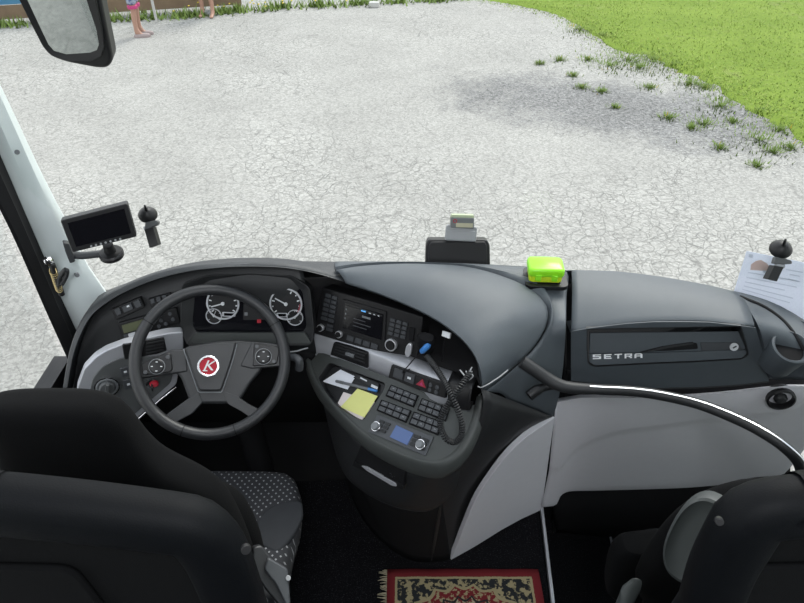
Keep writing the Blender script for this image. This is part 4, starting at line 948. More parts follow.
c = PLp.hit(734, 346.8, .005); obj('socket_emblem', disc(c, PLp.n, .011, -.003, .002, 24), M_mark, pd_)
bm = bmesh.new(); exs, eys = PLp.axes(); exs = -exs if exs.x < 0 else exs; eys = PLp.n.cross(exs); obox(bm, c + PLp.n * .0025 + exs * .001, (exs * .8 + eys * .6).normalized(), PLp.n.cross((exs * .8 + eys * .6).normalized()), PLp.n, (.010, .004, .001)); obj('emblem_mark', bm, M_btn, pd_, smooth=False)
# stencil style white letters  S E T R A
LET = {'S': [(0, .8, 1, 1), (0, .5, .24, .8), (0, .42, 1, .6), (.76, .2, 1, .42), (0, 0, 1, .2)], 'E': [(0, .8, 1, 1), (0, .4, .9, .6), (0, 0, 1, .2), (0, 0, .24, 1)],
       'T': [(0, .78, 1, 1), (.38, 0, .62, .78)], 'R': [(0, 0, .24, 1), (.24, .8, 1, 1), (.76, .5, 1, .8), (.24, .38, 1, .56), (.55, .2, .8, .38), (.74, 0, 1, .24)], 'A': [(0, 0, .24, .8), (.12, .8, .88, 1), (.76, 0, 1, .8), (.24, .36, .76, .54)]}
for ch, (u0, u1, vb, vt) in zip('SETRA', ((592.8, 601, 359.2, 354.6), (604, 611.6, 358.9, 354.3), (614.4, 622, 358.6, 354.0), (624.6, 632, 358.3, 353.8), (634.4, 642.4, 358.1, 353.6))):
    o_ = PLp.hit(u0, vb, .006); ex_ = PLp.hit(u1, vb - .3, .006) - o_; ey_ = PLp.hit(u0, vt, .006) - o_
    bm = bmesh.new()
    for x0, y0, x1, y1 in LET[ch]:
        cc = o_ + ex_ * (x0 + x1) / 2 + ey_ * (y0 + y1) / 2; obox(bm, cc, ex_.normalized(), ey_.normalized(), PLp.n, (ex_.length * (x1 - x0), ey_.length * (y1 - y0), .0016))
    obj('letter', bm, mat('white_lettering', (.92, .93, .95), .4, var=.02), pd_, smooth=False)
# right end with the round cup holder
EB = [(738.5, 293.8, 1.047), (755, 299, 1.042), (772, 304.5, 1.036), (788, 311, 1.03), (806, 321, 1.02), (830, 338, 1.0)]
EF = [(757.5, 329, 1.228), (762, 348, 1.218), (766, 365, 1.212), (770, 381, 1.205), (772, 384, 1.205)]
eb = [hz(*q) for q in EB]
EM = [(742, 303, 1.325), (757, 329, 1.23), (764, 356, 1.215), (770.5, 381.5, 1.207)]
left = cr([hz(738.5, 293.8, 1.047)] + [hy(*q) for q in EM], 22)
right = cr([hz(806, 321, 1.02)] + [hy(*q) for q in ((812, 332, 1.27), (818, 350, 1.20), (822, 368, 1.16), (824, 386, 1.14))], 22)
rows = [[p + V((.0, .03, -.012)) for p in left]] + [[p.lerp(q, s) + V((0, .0, .012)) * math.sin(PI * s) + UZ * .006 * (1 - s) for p, q in zip(left, right)] for s in (0.02, .06, .2, .4, .6, .8, 1)] + [[q + V((.02, .05, -.03)) for q in right]]
rows[-2][0] = rows[-2][0] + V((0, 0, 0))
EP = loft('end_panel', rows, M_top, pd_, solid=.003)
ledge = crk(eb, 5); dl = [back_of(p, .95) for p in ledge]
endtop = [p.lerp(left[2].lerp(right[2], i / (len(ledge) - 1)), .6) + V((0, 0, .004)) for i, p in enumerate(ledge)]
loft('end_ledge', [[p + V((0, .0, -.01)) for p in endtop], endtop, ledge, dl], M_top, pd_, solid=.003)
PCU = Plane(hy(786, 350, 1.195), (-.12, -.60, .79))
sealp = [PCU.hit(*q, .004) for q in ((739, 294.5), (756, 298.5), (772, 306), (785, 317), (796, 330), (806, 345))]
sealp = cr([hz(u, v, z) + V((0, -.004, .004)) for u, v, z in ((738.5, 294, 1.047), (756, 299.5, 1.045), (772, 307, 1.035), (785, 317.5, 1.025), (796, 330, 1.005), (805, 344, .985))], 24)
sealp = [surf(EP, *q) for q in ((740, 296.5), (748, 300), (757, 303.5), (766, 308), (775, 314), (784, 321.5), (792, 331), (799, 342), (804, 352))]
sealp = cr([p + V((0, -.001, .001)) for p in sealp if p is not None and (p - hz(770, 310, 1.03)).length < .3], 30)
bm = bmesh.new(); tube(bm, sealp, .0045, 10); obj('rubber_seal', bm, M_rubber, pd_)
ep = EP; cax = V((-.03, -.34, .94)).normalized(); c = surf(ep, 785, 353) + cax * .016; r = .049
bm = bmesh.new(); lathe(bm, c, cax, [(r * .90, -.07), (r * .97, -.01), (r, .012), (r * .97, .020), (r * .88, .022), (r * .78, .016), (r * .74, .0), (r * .70, -.03), (0, -.032)], 44); obj('cup_holder', bm, M_top, pd_, label='round cup holder')
obj('cup_holder_floor', disc(c, cax, r * .735, -.012, .002, 32), M_vblack, pd_)
# light grey lower panel with its stepped contour
YA = 1.232
UPX = [(570, 383), (610, 388), (651, 391), (700, 390), (745, 387), (771, 384), (810, 386)]
MID = [(556, 404), (600, 408), (651, 409), (700, 406), (745, 402), (775, 399), (808, 396)]
ST1 = [(552.5, 440), (562, 465), (584, 443), (614, 432), (651, 426), (688, 421), (747, 415), (788, 410), (802, 402)]
up = cr([hy(u, v, y) for (u, v), y in zip(UPX, (1.245, 1.25, 1.25, 1.245, 1.235, 1.225, 1.17))], 60)
def lowy(u, v):     # depth of the lower panel: slopes forward towards the floor
    return 1.245 + .00115 * max(0, v - 400) - .00045 * max(0, u - 700) * (1 + .002 * (v - 400))
OUT = [(556, 403), (553, 418), (549, 448), (545, 478), (541.5, 506), (555, 504.5), (560, 495), (566, 491.5), (573, 490), (610, 489.3), (650, 488), (688, 486.5), (730, 483), (769, 479), (782, 466), (795, 450), (808, 425), (808, 392)]
bot = [(541.5, 506), (548, 505.5), (555, 504.3), (557.5, 500), (560, 495), (565, 491.5), (573, 490), (600, 489.5), (650, 488), (688, 486.5), (730, 483), (772, 479.5), (786, 470), (799, 454), (815, 432)]
topc = [(556, 400), (561, 399), (567, 398), (573, 397), (580, 396), (588, 396), (600, 396), (630, 397), (665, 396), (695, 395), (730, 392), (765, 388), (785, 386), (800, 386), (810, 386)]
stepv = [(549, 470), (554, 470), (560, 468), (563, 463), (568, 457), (575, 450), (585, 443), (613, 432), (652, 426), (688, 421), (730, 416.5), (766, 412.5), (784, 410), (796, 405), (807, 398)]
n = 80
def cpx(L): return [(p.x, p.y) for p in cr([V((a, b, 0)) for a, b in L], n)]
B_, T_, S_ = cpx(bot), cpx(topc), cpx(stepv)
rows = []
for s, sec, dyo in ((0, 'T', .02), (.04, 'T', 0), (.35, 'T', 0), (.7, 'T', 0), (.92, 'T', 0), (.98, 'T', .001), (.02, 'S', .010), (.08, 'S', .012), (.3, 'S', .012), (.6, 'S', .012), (.9, 'S', .012), (1, 'S', .012), (1, 'S', .045)):
    row = []
    for i in range(n):
        a, b = (T_[i], S_[i]) if sec == 'T' else (S_[i], B_[i]); u = a[0] + (b[0] - a[0]) * s; v = a[1] + (b[1] - a[1]) * s
        row.append(hy(u, v, lowy(u, v) + dyo))
    rows.append(row)
lp = loft('lower_panel', rows, M_lgrey, pd_, solid=.004, angle=50); lp['label'] = 'light grey lower panel'
PV = Plane(hy(780.6, 398.5, lowy(780, 398) - .008), (-.18, -1, .02)); c = PV.hit(780.6, 398.5); r = (PV.hit(795.5, 398.5) - c).length
vo = obj('round_vent', lathe(bmesh.new(), c, PV.n, [(r, -.02), (r, .008), (r * .88, .011), (r * .8, .004), (r * .78, -.012), (0, -.012)], 40), M_black, pd_)
bm = bmesh.new(); lathe(bm, c, PV.n, [(r * .48, -.012), (r * .45, .004), (r * .3, .010), (0, .011)], 28); obj('vent_core', bm, M_dark, vo)
# dark toe recess wall under the panel
tw = [(553, 500, 1.46), (560, 493, 1.46), (620, 488, 1.44), (690, 485, 1.42), (790, 462, 1.36)]
loft('toe_panel', [[hy(u, v - 6, y) for u, v, y in tw], [hy(u, v + 34, y + .03) for u, v, y in tw], [V((hy(u, v, y).x, y + .04, -.32)) for u, v, y in tw]], M_vblack, pd_, solid=.004)

# ---- grab rail

gr_ = thing('grab_rail', 'dark curved grab rail with bright inlay strip from console to the entrance', 'handrail', hy(545, 380, 1.13))
HP = [(522, 361.5, 1.0), (533, 369, .985), (547, 378.5, .965), (558, 384.5, .955), (570, 387.5, .95), (600, 389.5, .95), (630, 391, .95), (660, 395, .95), (700, 404.5, .95), (740, 420.5, .95), (768, 435.5, .95), (788, 450, .94), (799, 463, .91), (803, 478, .86), (803, 500, .76)]
hp = cr([hz(*q) for q in HP], 90); rad = [.0165 - .003 * sstep((i - 8) / 14) for i in range(90)]
bm = bmesh.new(); tube(bm, hp, rad, 16); obj('rail', bm, M_dark, gr_)
bm = bmesh.new(); rows = []
s0, s1 = 19, 76
fr = frames(hp)
inl = []
for i in range(s0, s1):
    t = fr[i][0]; vdir = V((0, -.25, 1)); nrm = (vdir - t * vdir.dot(t)).normalized(); side = t.cross(nrm); p = hp[i] + nrm * (rad[i] - .0012)
    rows.append([p - side * .0020, p - side * .0017 + nrm * .0020, p + side * .0017 + nrm * .0020, p + side * .0020, p - nrm * .002])
R = grid(bm, rows, True); bm.faces.new(R[0][::-1]); bm.faces.new(R[-1]); obj('inlay_strip', bm, M_steel, gr_, label='bright metal inlay strip')
bm = bmesh.new(); tube(bm, cr([hz(562, 385.5, .952), hz(549, 386, .945), hz(537, 390, .94), hz(529, 396, .93)], 16), [.011] * 10 + [.014] * 6, 12); obj('bracket', bm, M_black, gr_)

# ================================================================== STEERING WHEEL
PW = Plane(hy(209, 365, 1.225), (0.20, -.70, .69))
wc = PW.hit(211.5, 361.0); RW = .2225
st = thing('steering_wheel', 'black four spoke leather steering wheel with red round emblem', 'steering wheel', wc)
wex = V((1, 0, 0)); wex = (wex - PW.n * wex.dot(PW.n)).normalized(); wey = PW.n.cross(wex)
R0 = ((PW.hit(291.5, 363) - PW.hit(132, 363)).length / 2) - .0125
bm = bmesh.new(); tube(bm, [wc + (wex * math.cos(a) + wey * math.sin(a)) * R0 for a in [2 * PI * i / 96 for i in range(96)]], [.0155] * 96, 18, closed=True); obj('rim', bm, M_leather, st)
for a in (32, 148, 250, 290):
    a = math.radians(a); c = wc + (wex * math.cos(a) + wey * math.sin(a)) * R0; bm = bmesh.new(); t = (-wex * math.sin(a) + wey * math.cos(a)); tube(bm, [c - t * .0012, c + t * .0012], .0159, 18); obj('rim_seam', bm, M_vblack, st)
Wd = Plane(PW.p - PW.n * .03, PW.n)
slab('hub', [(170, 352), (183, 348.5), (197, 344.5), (218, 341), (238, 340), (256, 341.5), (262, 352), (262, 370), (250, 384), (243, 396), (237, 404), (190, 404), (186, 392), (180, 376), (170, 371)], PW, -.05, -.004, M_leather, st, r=.012, bev=.008, seg=4)
pad = slab('airbag_cover', [(184.5, 347), (210, 343.2), (236.5, 341.6), (231, 362), (221, 391), (199, 391), (192, 370)], PW, -.02, .010, M_leather, st, r=.010, bev=.007, seg=4)
bm = bmesh.new(); tube(bm, [PW.hit(u, v, .004) for u, v in ((183.5, 349), (191, 371), (198, 391), (199.5, 392.3), (221, 392.3), (222.4, 391), (232, 363), (237, 344))], .0016, 8); obj('cover_trim', bm, M_mgrey, pad)
c = PW.hit(208.5, 366, .012); er = (PW.hit(219.5, 366, .012) - c).length
em = obj('emblem', disc(c, PW.n, er * .86, -.003, .004, 40), M_red, pad, label='round red emblem with white letter'); 
bm = bmesh.new(); annulus(bm, c, PW.n, er * .80, er, -.003, .006, 48); obj('emblem_ring', bm, M_chrome, pad, bev=.001)
bm = bmesh.new(); text_bm(bm, 'K', c + PW.n * .0045 - wex * .001, wex, wey, er * 1.35, .0006, shear=.35, wide=1.15)
obox(bm, c + PW.n * .0045 - wex * er * .28 - wey * er * .44, wex, wey, PW.n, (er * .42, er * .09, .001)); obj('emblem_letter', bm, M_mark, pad, smooth=False)
# spokes and their button pads
ls = slab('spoke', [(136.5, 366), (170, 350), (186, 349), (188, 372), (172, 374), (140, 379)], PW, -.03, -.002, M_leather, st, r=.006, bev=.005, seg=3)
rs = slab('spoke', [(252, 341.5), (284, 344), (285.5, 350), (285, 366), (252, 369), (240, 366)], PW, -.03, -.002, M_leather, st, r=.006, bev=.005, seg=3)
def pod(q, cu, cv, dots, par):
    b = slab('button_pod', q, PW, -.01, .004, M_black, par, r=.006, bev=.003, seg=3)
    c = PW.hit(cu, cv, .004); rr = (PW.hit(cu + 7.6, cv, .004) - c).length
    lathe_b = lathe(bmesh.new(), c, PW.n, [(rr, -.002), (rr, .004), (rr * .85, .007), (rr * .45, .0055), (0, .0055)], 32); obj('control_ring', lathe_b, M_black, par)
    bm = bmesh.new(); annulus(bm, c, PW.n, rr * .97, rr * 1.08, -.001, .004); obj('ring_trim', bm, M_mgrey, par)
    bm = bmesh.new()
    for a in range(4): obox(bm, c + (wex * math.cos(a * PI / 2) + wey * math.sin(a * PI / 2)) * rr * .62 + PW.n * .0068, wex, wey, PW.n, (.005, .0022, .0006))
    obj('button_mark', bm, M_tick, par, smooth=False)
    for u, v in dots: obj('pod_button', disc(PW.hit(u, v, .004), PW.n, .0055, -.002, .004, 14), M_btn, par, bev=.001)
pod([(141, 363.5), (167, 352.5), (171, 354), (172.5, 370.5), (167, 373), (142.5, 375.5)], 157, 366.5, [(145.5, 372.5), (168, 357)], ls)
pod([(254, 343), (279, 346.5), (279.5, 352), (277, 364), (252.5, 366.5)], 263.5, 356.5, [(274, 361.5), (257, 346.5)], rs)
slab('spoke', [(186, 400), (199, 391), (203, 402), (192, 414), (173, 424), (163, 417)], PW, -.028, -.003, M_leather, st, r=.006, bev=.005, seg=3)
slab('spoke', [(222, 391), (237, 396), (248, 404), (262, 411), (254, 420), (241, 411), (228, 404)], PW, -.028, -.003, M_leather, st, r=.006, bev=.005, seg=3)
# column with shroud, stalks and ignition key
sc = thing('steering_shaft', 'dark steering column with stalk switches behind the wheel', 'steering column', wc - PW.n * .1)
ax_ = -PW.n
bm = bmesh.new(); tube(bm, [wc + ax_ * t + V((0, 0, -.004)) for t in (.05, .10)], [.045, .055], 24); tube(bm, [wc + ax_ * .10, wc + ax_ * .22 + V((0, .03, 0))], [.085, .095], 28); obj('shroud', bm, M_black, sc, angle=50)
bm = bmesh.new(); tube(bm, cr([wc + ax_ * .2 + V((0, .02, 0)), wc + ax_ * .4 + V((0, .05, -.02)), V((wc.x, 1.43, .18)), V((wc.x, 1.44, .03))], 16), .045, 16); obj('column_tube', bm, M_vblack, sc)
p0 = wc + ax_ * .09 + wex * .05; p1 = hy(296, 358, 1.285)
bm = bmesh.new(); tube(bm, cr([p0, p0.lerp(p1, .6) + V((0, .0, .01)), hy(292, 357, 1.29), hy(298, 359, 1.28), hy(299.5, 363, 1.277), hy(299, 369, 1.275)], 24), [.006] * 12 + [.006 + .006 * sstep(i / 8) for i in range(12)], 12); obj('stalk', bm, M_btn, sc)
bm = bmesh.new(); tube(bm, cr([p0 + V((0, .02, .0)), hy(290, 352, 1.31), hy(300, 350, 1.32), hy(308, 348, 1.325)], 14), .0022, 8); obj('wire_stalk', bm, M_greygad, sc)
p0 = wc + ax_ * .09 - wex * .05; bm = bmesh.new(); tube(bm, cr([p0, hy(160, 357, 1.29), hy(149, 353.5, 1.295), hy(143, 351, 1.30)], 18), [.006] * 9 + [.010] * 9, 12); obj('stalk', bm, M_btn, sc)
ck = thing('ignition_key', 'red tagged ignition key in the lock left of the steering column', 'key', PS.hit(152, 383, .014))
c = PS.hit(151.5, 382.5, .0125); bm = bmesh.new(); lathe(bm, c, PS.n, [(.015, 0), (.015, .006), (.008, .008), (0, .008)], 24); obj('lock_barrel', bm, M_chrome, ck)
bm = bmesh.new(); obox(bm, c + PS.n * .02, wex, PS.n.cross(wex).normalized(), PS.n, (.004, .012, .03)); obj('blade', bm, M_chrome, ck)
e = PS.hit(154, 383, .022); bm = bmesh.new(); rings(bm, [(e + PS.n * h, wex * a, wey * b) for h, a, b in ((-.004, .008, .006), (0, .012, .008), (.006, .012, .008), (.010, .008, .006))], 20, 2.5); obj('key_head', bm, M_red, ck)

# ================================================================== LOOSE THINGS ON THE DASH AND CONSOLE
def sheet(name, pix, pl, h, th, m, label, cat, group=None):
    o = slab(name, pix, pl, h, h + th, m, None, bev=0); return tag(o, label, cat, group)
sheet('paper_card', [(340.5, 369.5), (355.5, 376.5), (347.5, 389.5), (322.5, 381.5)], PTR, .0005, .001, M_paper, 'white paper card lying at the top of the console tray', 'paper')
sheet('paper_slip', [(343.5, 392), (375, 402), (368, 413), (361.5, 420.5), (336.5, 405.5)], PTR, .0005, .001, M_pink, 'pinkish white paper slip lying under the yellow note', 'paper')
sheet('sticky_note', [(357.5, 388.5), (377.5, 396), (364.5, 417.5), (340.5, 407)], PTR, .003, .0012, M_yellow, 'yellow note paper lying in the console tray', 'note')
pen = thing('pen', 'grey and blue pen lying across the console tray', 'pen', PTR.hit(355, 385, .008))
a, b = PTR.hit(335.5, 381, .0075), PTR.hit(377, 391, .0085)
bm = bmesh.new(); tube(bm, [a, a.lerp(b, .02), a.lerp(b, .8)], [.002, .0042, .0042], 12); obj('barrel', bm, M_mgrey, pen)
bm = bmesh.new(); tube(bm, [a.lerp(b, .8), a.lerp(b, 1)], [.0044, .0038], 12); obj('cap', bm, M_blueplug, pen)
bm = bmesh.new(); tube(bm, [a.lerp(b, .12), a.lerp(b, .2)], [.0046, .0046], 12); obj('grip', bm, M_dgad, pen)
cw = thing('card_wallet', 'black card wallet with white label at the tray corner behind the pen', 'wallet', PTR.hit(366, 380, .004))
q = [(353, 377.5), (358, 374), (379, 383.5), (378, 390), (372, 388)]
slab('cover', q, PTR, .0005, .006, M_black, cw, r=.003, bev=.001)
slab('label_sticker', [(371.5, 384), (378, 387), (377.3, 389.3), (370.8, 386.8)], PTR, .004, .0068, M_mark, cw, bev=0); slab('strap', [(360.5, 377), (367, 380.3), (366.5, 381.6), (360, 378.3)], PTR, .004, .0068, M_tick, cw, bev=0)

# handset with coiled cord in the niche
hs = thing('radio_handset', 'black radio microphone with coiled cord hanging from the dark niche', 'microphone', hy(428, 345, 1.245))
hc = hy(426, 344, 1.25); bm = bmesh.new(); up_ = V((0, -.45, .9)).normalized(); sd = V((.9, -.4, 0)).normalized(); fw_ = sd.cross(up_)
rings(bm, [(hc + up_ * t, sd * a, fw_ * b) for t, a, b in ((-.055, .012, .010), (-.04, .020, .014), (0, .026, .017), (.035, .027, .017), (.05, .018, .012))], 20, 2.8); obj('body', bm, M_vblack, hs)
cpath = [(427, 356, 1.215), (435, 367, 1.16), (443.5, 380, 1.115), (450, 393, 1.075), (457, 408, 1.045), (462, 424, 1.022), (461.5, 435, 1.012), (455, 442, 1.012), (447, 439.5, 1.022), (441.5, 430, 1.038), (440.5, 420, 1.048), (446, 408, 1.058), (455, 394, 1.070), (463, 383, 1.085), (471, 372, 1.115)]
cpath = [(u, v, y - .012) for u, v, y in cpath]
cp_ = cr([hy(*q) for q in cpath], 620); frm = frames(cp_); L = sum((a - b).length for a, b in zip(cp_, cp_[1:]))
turns = int(L / .0062); hel = []
cp2 = cr([hy(*q) for q in cpath], turns * 9); fr2 = frames(cp2)
for i, (p, (t, n, b)) in enumerate(zip(cp2, fr2)):
    an = 2 * PI * i / 9; hel.append(p + (n * math.cos(an) + b * math.sin(an)) * .0062)
bm = bmesh.new(); tube(bm, hel, .0023, 6); obj('coiled_cord', bm, M_dark, hs)
# loose wires with plugs
wa_ = thing('charging_cable', 'thin black cable with a bright blue plug beside the radio', 'cable', hy(424, 349, 1.235))
a, b = hy(421, 352.5, 1.222), hy(429.5, 344, 1.215)
bm = bmesh.new(); tube(bm, [a, a.lerp(b, .15), a.lerp(b, .8), b], [.004, .008, .0085, .005], 14); obj('plug', bm, M_blueplug, wa_)
bm = bmesh.new(); tube(bm, cr([a, hy(414, 359, 1.225), hy(408, 366, 1.225), hy(402, 373, 1.222), hy(404, 372, 1.215), hy(410, 369, 1.21)], 24), .0016, 8); obj('wire', bm, M_black, wa_)
wb_ = thing('white_plug', 'white plug hanging on a thin wire high in the dark niche', 'plug', hy(446, 335, 1.23))
PQ = Plane(hy(446, 335, 1.215), (-.3, -.7, .6)); slab('plug_body', [(442.5, 330.5), (450.5, 333), (449.5, 339), (441.5, 336)], PQ, -.006, .006, M_mark, wb_, r=.002, bev=.0015)
bm = bmesh.new(); tube(bm, cr([hy(445, 338, 1.217), hy(443.5, 346, 1.22), hy(442, 358, 1.225), hy(441, 366, 1.235)], 16), .0014, 8); obj('wire', bm, M_black, wb_)
ws_ = thing('wire_bundle', 'pale loose wire ends in the niche at the hood corner', 'wires', hy(468, 374, 1.1))
for pts in ([(472, 367, 1.105), (470, 372, 1.098), (473, 376, 1.092), (469, 380, 1.09)], [(460, 370, 1.115), (464, 375, 1.10), (468, 379, 1.09), (472, 371, 1.10)], [(466, 371, 1.11), (468, 376, 1.098), (466, 381, 1.09)]):
    bm = bmesh.new(); tube(bm, cr([hy(*q) for q in pts], 14), .0018, 8); obj('wire', bm, M_greygad, ws_)
# pale tube standing in for the seam highlight from niche corner to dome edge
bm = bmesh.new(); tube(bm, cr([hy(478, 386.5, 1.083), hy(481, 387.5, 1.075), hy(487, 385, 1.075), hy(494, 380.5, 1.088), hy(500, 376.5, 1.10), hy(508, 370, 1.118)], 24), .0016, 8); tag(obj('trim_wire', bm, M_greygad), 'thin pale wire running off the hood corner along the dome edge', 'wire')

# lime green box on its dark pad
gb = thing('green_box', 'lime green plastic box with a rounded lid on the dash top', 'box', hz(545, 284, 1.08))
gc_ = hz(545.3, 284, 1.084); gx = V((1, -.06, 0)).normalized(); gy = V((.06, 1, 0)).normalized()
def rr(cx, cy, z, w, d_, r): return roundpoly([gc_ + gx * (cx + a * w / 2) + gy * (cy + b * d_ / 2) + UZ * z for a, b in ((-1, -1), (1, -1), (1, 1), (-1, 1))], r)
bm = bmesh.new(); R = grid(bm, [rr(0, .034, z, w, d_, .012) for z, w, d_ in ((.002, .084, .058), (.004, .089, .063), (.028, .092, .066))], True); bm.faces.new(R[0][::-1]); bm.faces.new(R[-1]); bx_ = obj('base', bm, M_limey, gb, bev=.001)
bm = bmesh.new(); R = grid(bm, [rr(0, .034, z, w, d_, .014) for z, w, d_ in ((.024, .096, .070), (.029, .098, .072), (.039, .097, .071), (.044, .093, .067), (.047, .085, .059))], True); bm.faces.new(R[0][::-1]); bm.faces.new(R[-1]); obj('lid', bm, M_lime, gb, angle=60)
for s in (-.022, .022):
    bm = bmesh.new(); prism(bm, roundpoly([gc_ + gx * (s + a * .008) + gy * b + UZ * .018 for a, b in ((-1, -.003), (1, -.006), (1, .004), (-1, .004))], .003), UZ, -.006, .012); obj('clasp', bm, M_lime, gb, bev=.001)
bm = bmesh.new(); prism(bm, rr(0.004, .034, -.004, .118, .092, .02), UZ, -.008, .004); tag(obj('grip_pad', bm, M_black, bev=.001), 'thin dark pad under the lime green box', 'pad')

# black stand with a toll tag at the windscreen foot
bs_ = thing('display_stand', 'black rounded box standing upright at the windscreen foot', 'stand', hy(458, 262, 1.53))
PB_ = Plane(hy(458, 252, 1.525), (0, -.93, .36))
slab('rim', [(425, 275), (426, 245), (428, 239.5), (487, 239.5), (490, 245), (490.5, 275)], PB_, -.045, .0, M_black, bs_, r=.012, bev=.006, seg=3)
slab('face_plate', [(428, 275), (429, 245), (431, 241.8), (485, 241.8), (487, 245), (487.5, 275)], PB_, -.01, .004, M_black, bs_, r=.010, bev=.003)
tt = thing('toll_tag', 'grey electronic toll tag in a clear holder on top of the black stand', 'tag', hy(461, 232, 1.53))
PG = Plane(hy(461, 238, 1.525), (0, -.93, .36))
slab('holder', [(445, 240.5), (446.2, 227), (448, 225), (476.5, 227), (477.2, 229), (476, 242)], PG, -.02, -.002, M_greygad, tt, r=.004, bev=.002)
slab('holder_lip', [(446, 239.5), (446.5, 230), (475.5, 231.5), (475, 241)], PG, -.004, .001, M_greygad, tt, r=.002, bev=.001)
slab('tag_body', [(450.6, 227.5), (450.8, 217.5), (474.2, 218), (474, 229)], PG, -.022, .006, M_dgad, tt, r=.003, bev=.002)
slab('tag_top', [(450.8, 217.3), (452, 214.8), (473.8, 215.3), (474.2, 218)], PG, -.020, .004, mat('pale_green_plastic', (.40, .46, .30), .5, var=.04), tt, r=.001, bev=.001)
slab('sticker', [(456, 223), (473, 223.4), (472.8, 227.6), (456, 227.2)], PG, .004, .0068, M_beige, tt, bev=0)
c = PG.hit(455, 221, .006); bm = bmesh.new(); annulus(bm, c, PG.n, .0035, .006, -.001, .001, 20); obj('ring_mark', bm, M_hazard, tt)
# monitor on a pillar arm
mo = thing('monitor', 'black flat monitor on a swivel arm fixed to the white pillar', 'monitor', hy(100, 250, 1.40))
PM = Plane(hy(100, 228, 1.38), (.36, -.90, .22))
fq = [(60, 220.5), (127.5, 203), (137, 236.8), (72.5, 252.8)]
slab('housing', fq, PM, -.034, .0, M_dark, mo, r=.006, bev=.004, seg=3)
slab('front_bezel', subq(fq, .005, .01, .995, .99), PM, -.004, .004, M_black, mo, r=.006, bev=.002)
slab('screen', subq(fq, .085, .13, .93, .86), PM, .002, .0046, M_gloss, mo, r=.001, bev=0)
for i in range(7): u, v = bil(fq, .30 + .075 * i, .94); obj('monitor_button', disc(PM.hit(u, v, .004), PM.n, .0028, -.001, .002, 12), M_greygad, mo)
bc = hy(111, 253, 1.40); bm = bmesh.new(); lathe(bm, bc, (.05, -.15, .98), [(.026, -.014), (.031, -.010), (.032, 0), (.028, .005), (.015, .007), (.013, .03), (0, .03)], 28); obj('swivel_base', bm, M_black, mo)
bm = bmesh.new(); tube(bm, cr([bc, hy(98, 254, 1.41), hy(84, 255.5, 1.415), hy(72, 255, 1.415)], 14), [.013] * 14, 14, squash=.7); obj('arm', bm, M_hood, mo)
PK = Plane(hy(68, 252, 1.405), (.5, -.83, .2)); slab('wall_bracket', [(63, 243), (69, 243.5), (75, 259), (75, 262), (70, 263.5), (65, 251)], PK, -.02, .010, M_hood, mo, r=.004, bev=.003)
# two dash cameras hanging from suction cups on the windscreen
def dashcam(cu, cv, s, clamp, bodyq, label, rot):
    c = hitws(cu, cv, .014); t = thing('dash_camera', label, 'camera', c)
    ax = V((-.15, -.42, .9)) if rot else V((.15, -.42, .9))
    wn = V((0, -1, -.16)).normalized()
    k = s / 625 * 1.7
    bm = bmesh.new(); lathe(bm, c - ax * .004, ax, [(9.2 * k, -.012), (9.4 * k, -.008), (7.5 * k, .002), (4.6 * k, .010), (2.2 * k, .014), (0, .014)], 30); obj('suction_cup', bm, M_black, t)
    top = hy(cu - 2 * s + (5 if rot else 0), cv - 6 * s, c.y - .022); bm = bmesh.new(); tube(bm, [c + ax * .006, top], [.0045, .003], 12); obj('lock_lever', bm, M_black, t)
    yb = c.y - .022
    PZ = Plane(hy(*bodyq[0], yb), (.0, -.86, .5))
    m_ = [sum(p[i] for p in clamp) / len(clamp) for i in (0, 1)]
    bm = bmesh.new(); tube(bm, [c + ax * .002, PZ.hit(m_[0] - 3, m_[1], .0)], [.006, .005], 12); obj('neck', bm, M_greygad, t)
    slab('clamp', clamp, PZ, -.008, .008, M_inset, t, r=.004, bev=.002)
    b = slab('camera_body', bodyq, PZ, -.014, .010, M_black, t, r=.001, bev=.0015)
    q = bil(bodyq, .5, -.06); bm = bmesh.new(); tube(bm, [PZ.hit(*bil(bodyq, .05, -.05), .002), PZ.hit(*bil(bodyq, .95, -.05), .002)], .006, 12); obj('hinge', bm, M_greygad, t)
dashcam(146.8, 212, 1.0, [(145, 222.5), (156, 220), (158.3, 222), (157, 225), (150.5, 228), (144.5, 229.5)], [(144.3, 229.5), (153, 227), (158, 244.5), (149.5, 248)], 'black dash camera on the windscreen beside the monitor', 0)
dashcam(782.7, 246.5, 1.1, [(776, 257), (784, 258), (792, 260.5), (792.5, 264), (784, 264.5), (774, 264)], [(774.8, 265.5), (783.8, 267.3), (777, 281.5), (767.8, 279.2)], 'black dash camera on the windscreen in front of the white document', 1)
# printed document leaning on the windscreen
PDc = plane3(hy(736.5, 290.5, 1.42), hy(800, 312, 1.335), hy(747, 251, 1.445))
doc = thing('document', 'white printed document sheet leaning against the windscreen at the right corner', 'document', PDc.hit(770, 300))
slab('sheet', [(746.5, 251), (814, 264.5), (804, 320), (733, 294)], PDc, -.001, .0, M_doc, doc, bev=0)
for u0, v0, u1, v1, w in ((748, 272, 799, 281, .8), (746.5, 277, 797, 287, .8), (745, 281.5, 785, 290, .8), (744, 285.5, 793, 298, .8), (775, 276.5, 800, 281.5, .7), (786, 269, 803, 272, 1.0), (790, 274, 800, 276, .9), (788, 278.5, 799, 281, .8), (742.5, 289, 790, 302.5, .7)):
    slab('text_line', [(u0, v0), (u1, v1), (u1 - .2, v1 + w), (u0 - .2, v0 + w)], PDc, .0, .0008, M_ink, doc, bev=0)
slab('printed_crest', [(751, 264.5), (756, 261), (761, 260), (767, 263.5), (769, 266), (768, 271), (750.3, 270)], PDc, .0, .0008, M_inkr, doc, bev=0)
slab('printed_mark', [(763, 270.3), (768.5, 271.2), (768, 273.4), (762.5, 272.5)], PDc, .0, .0009, M_ink, doc, bev=0)
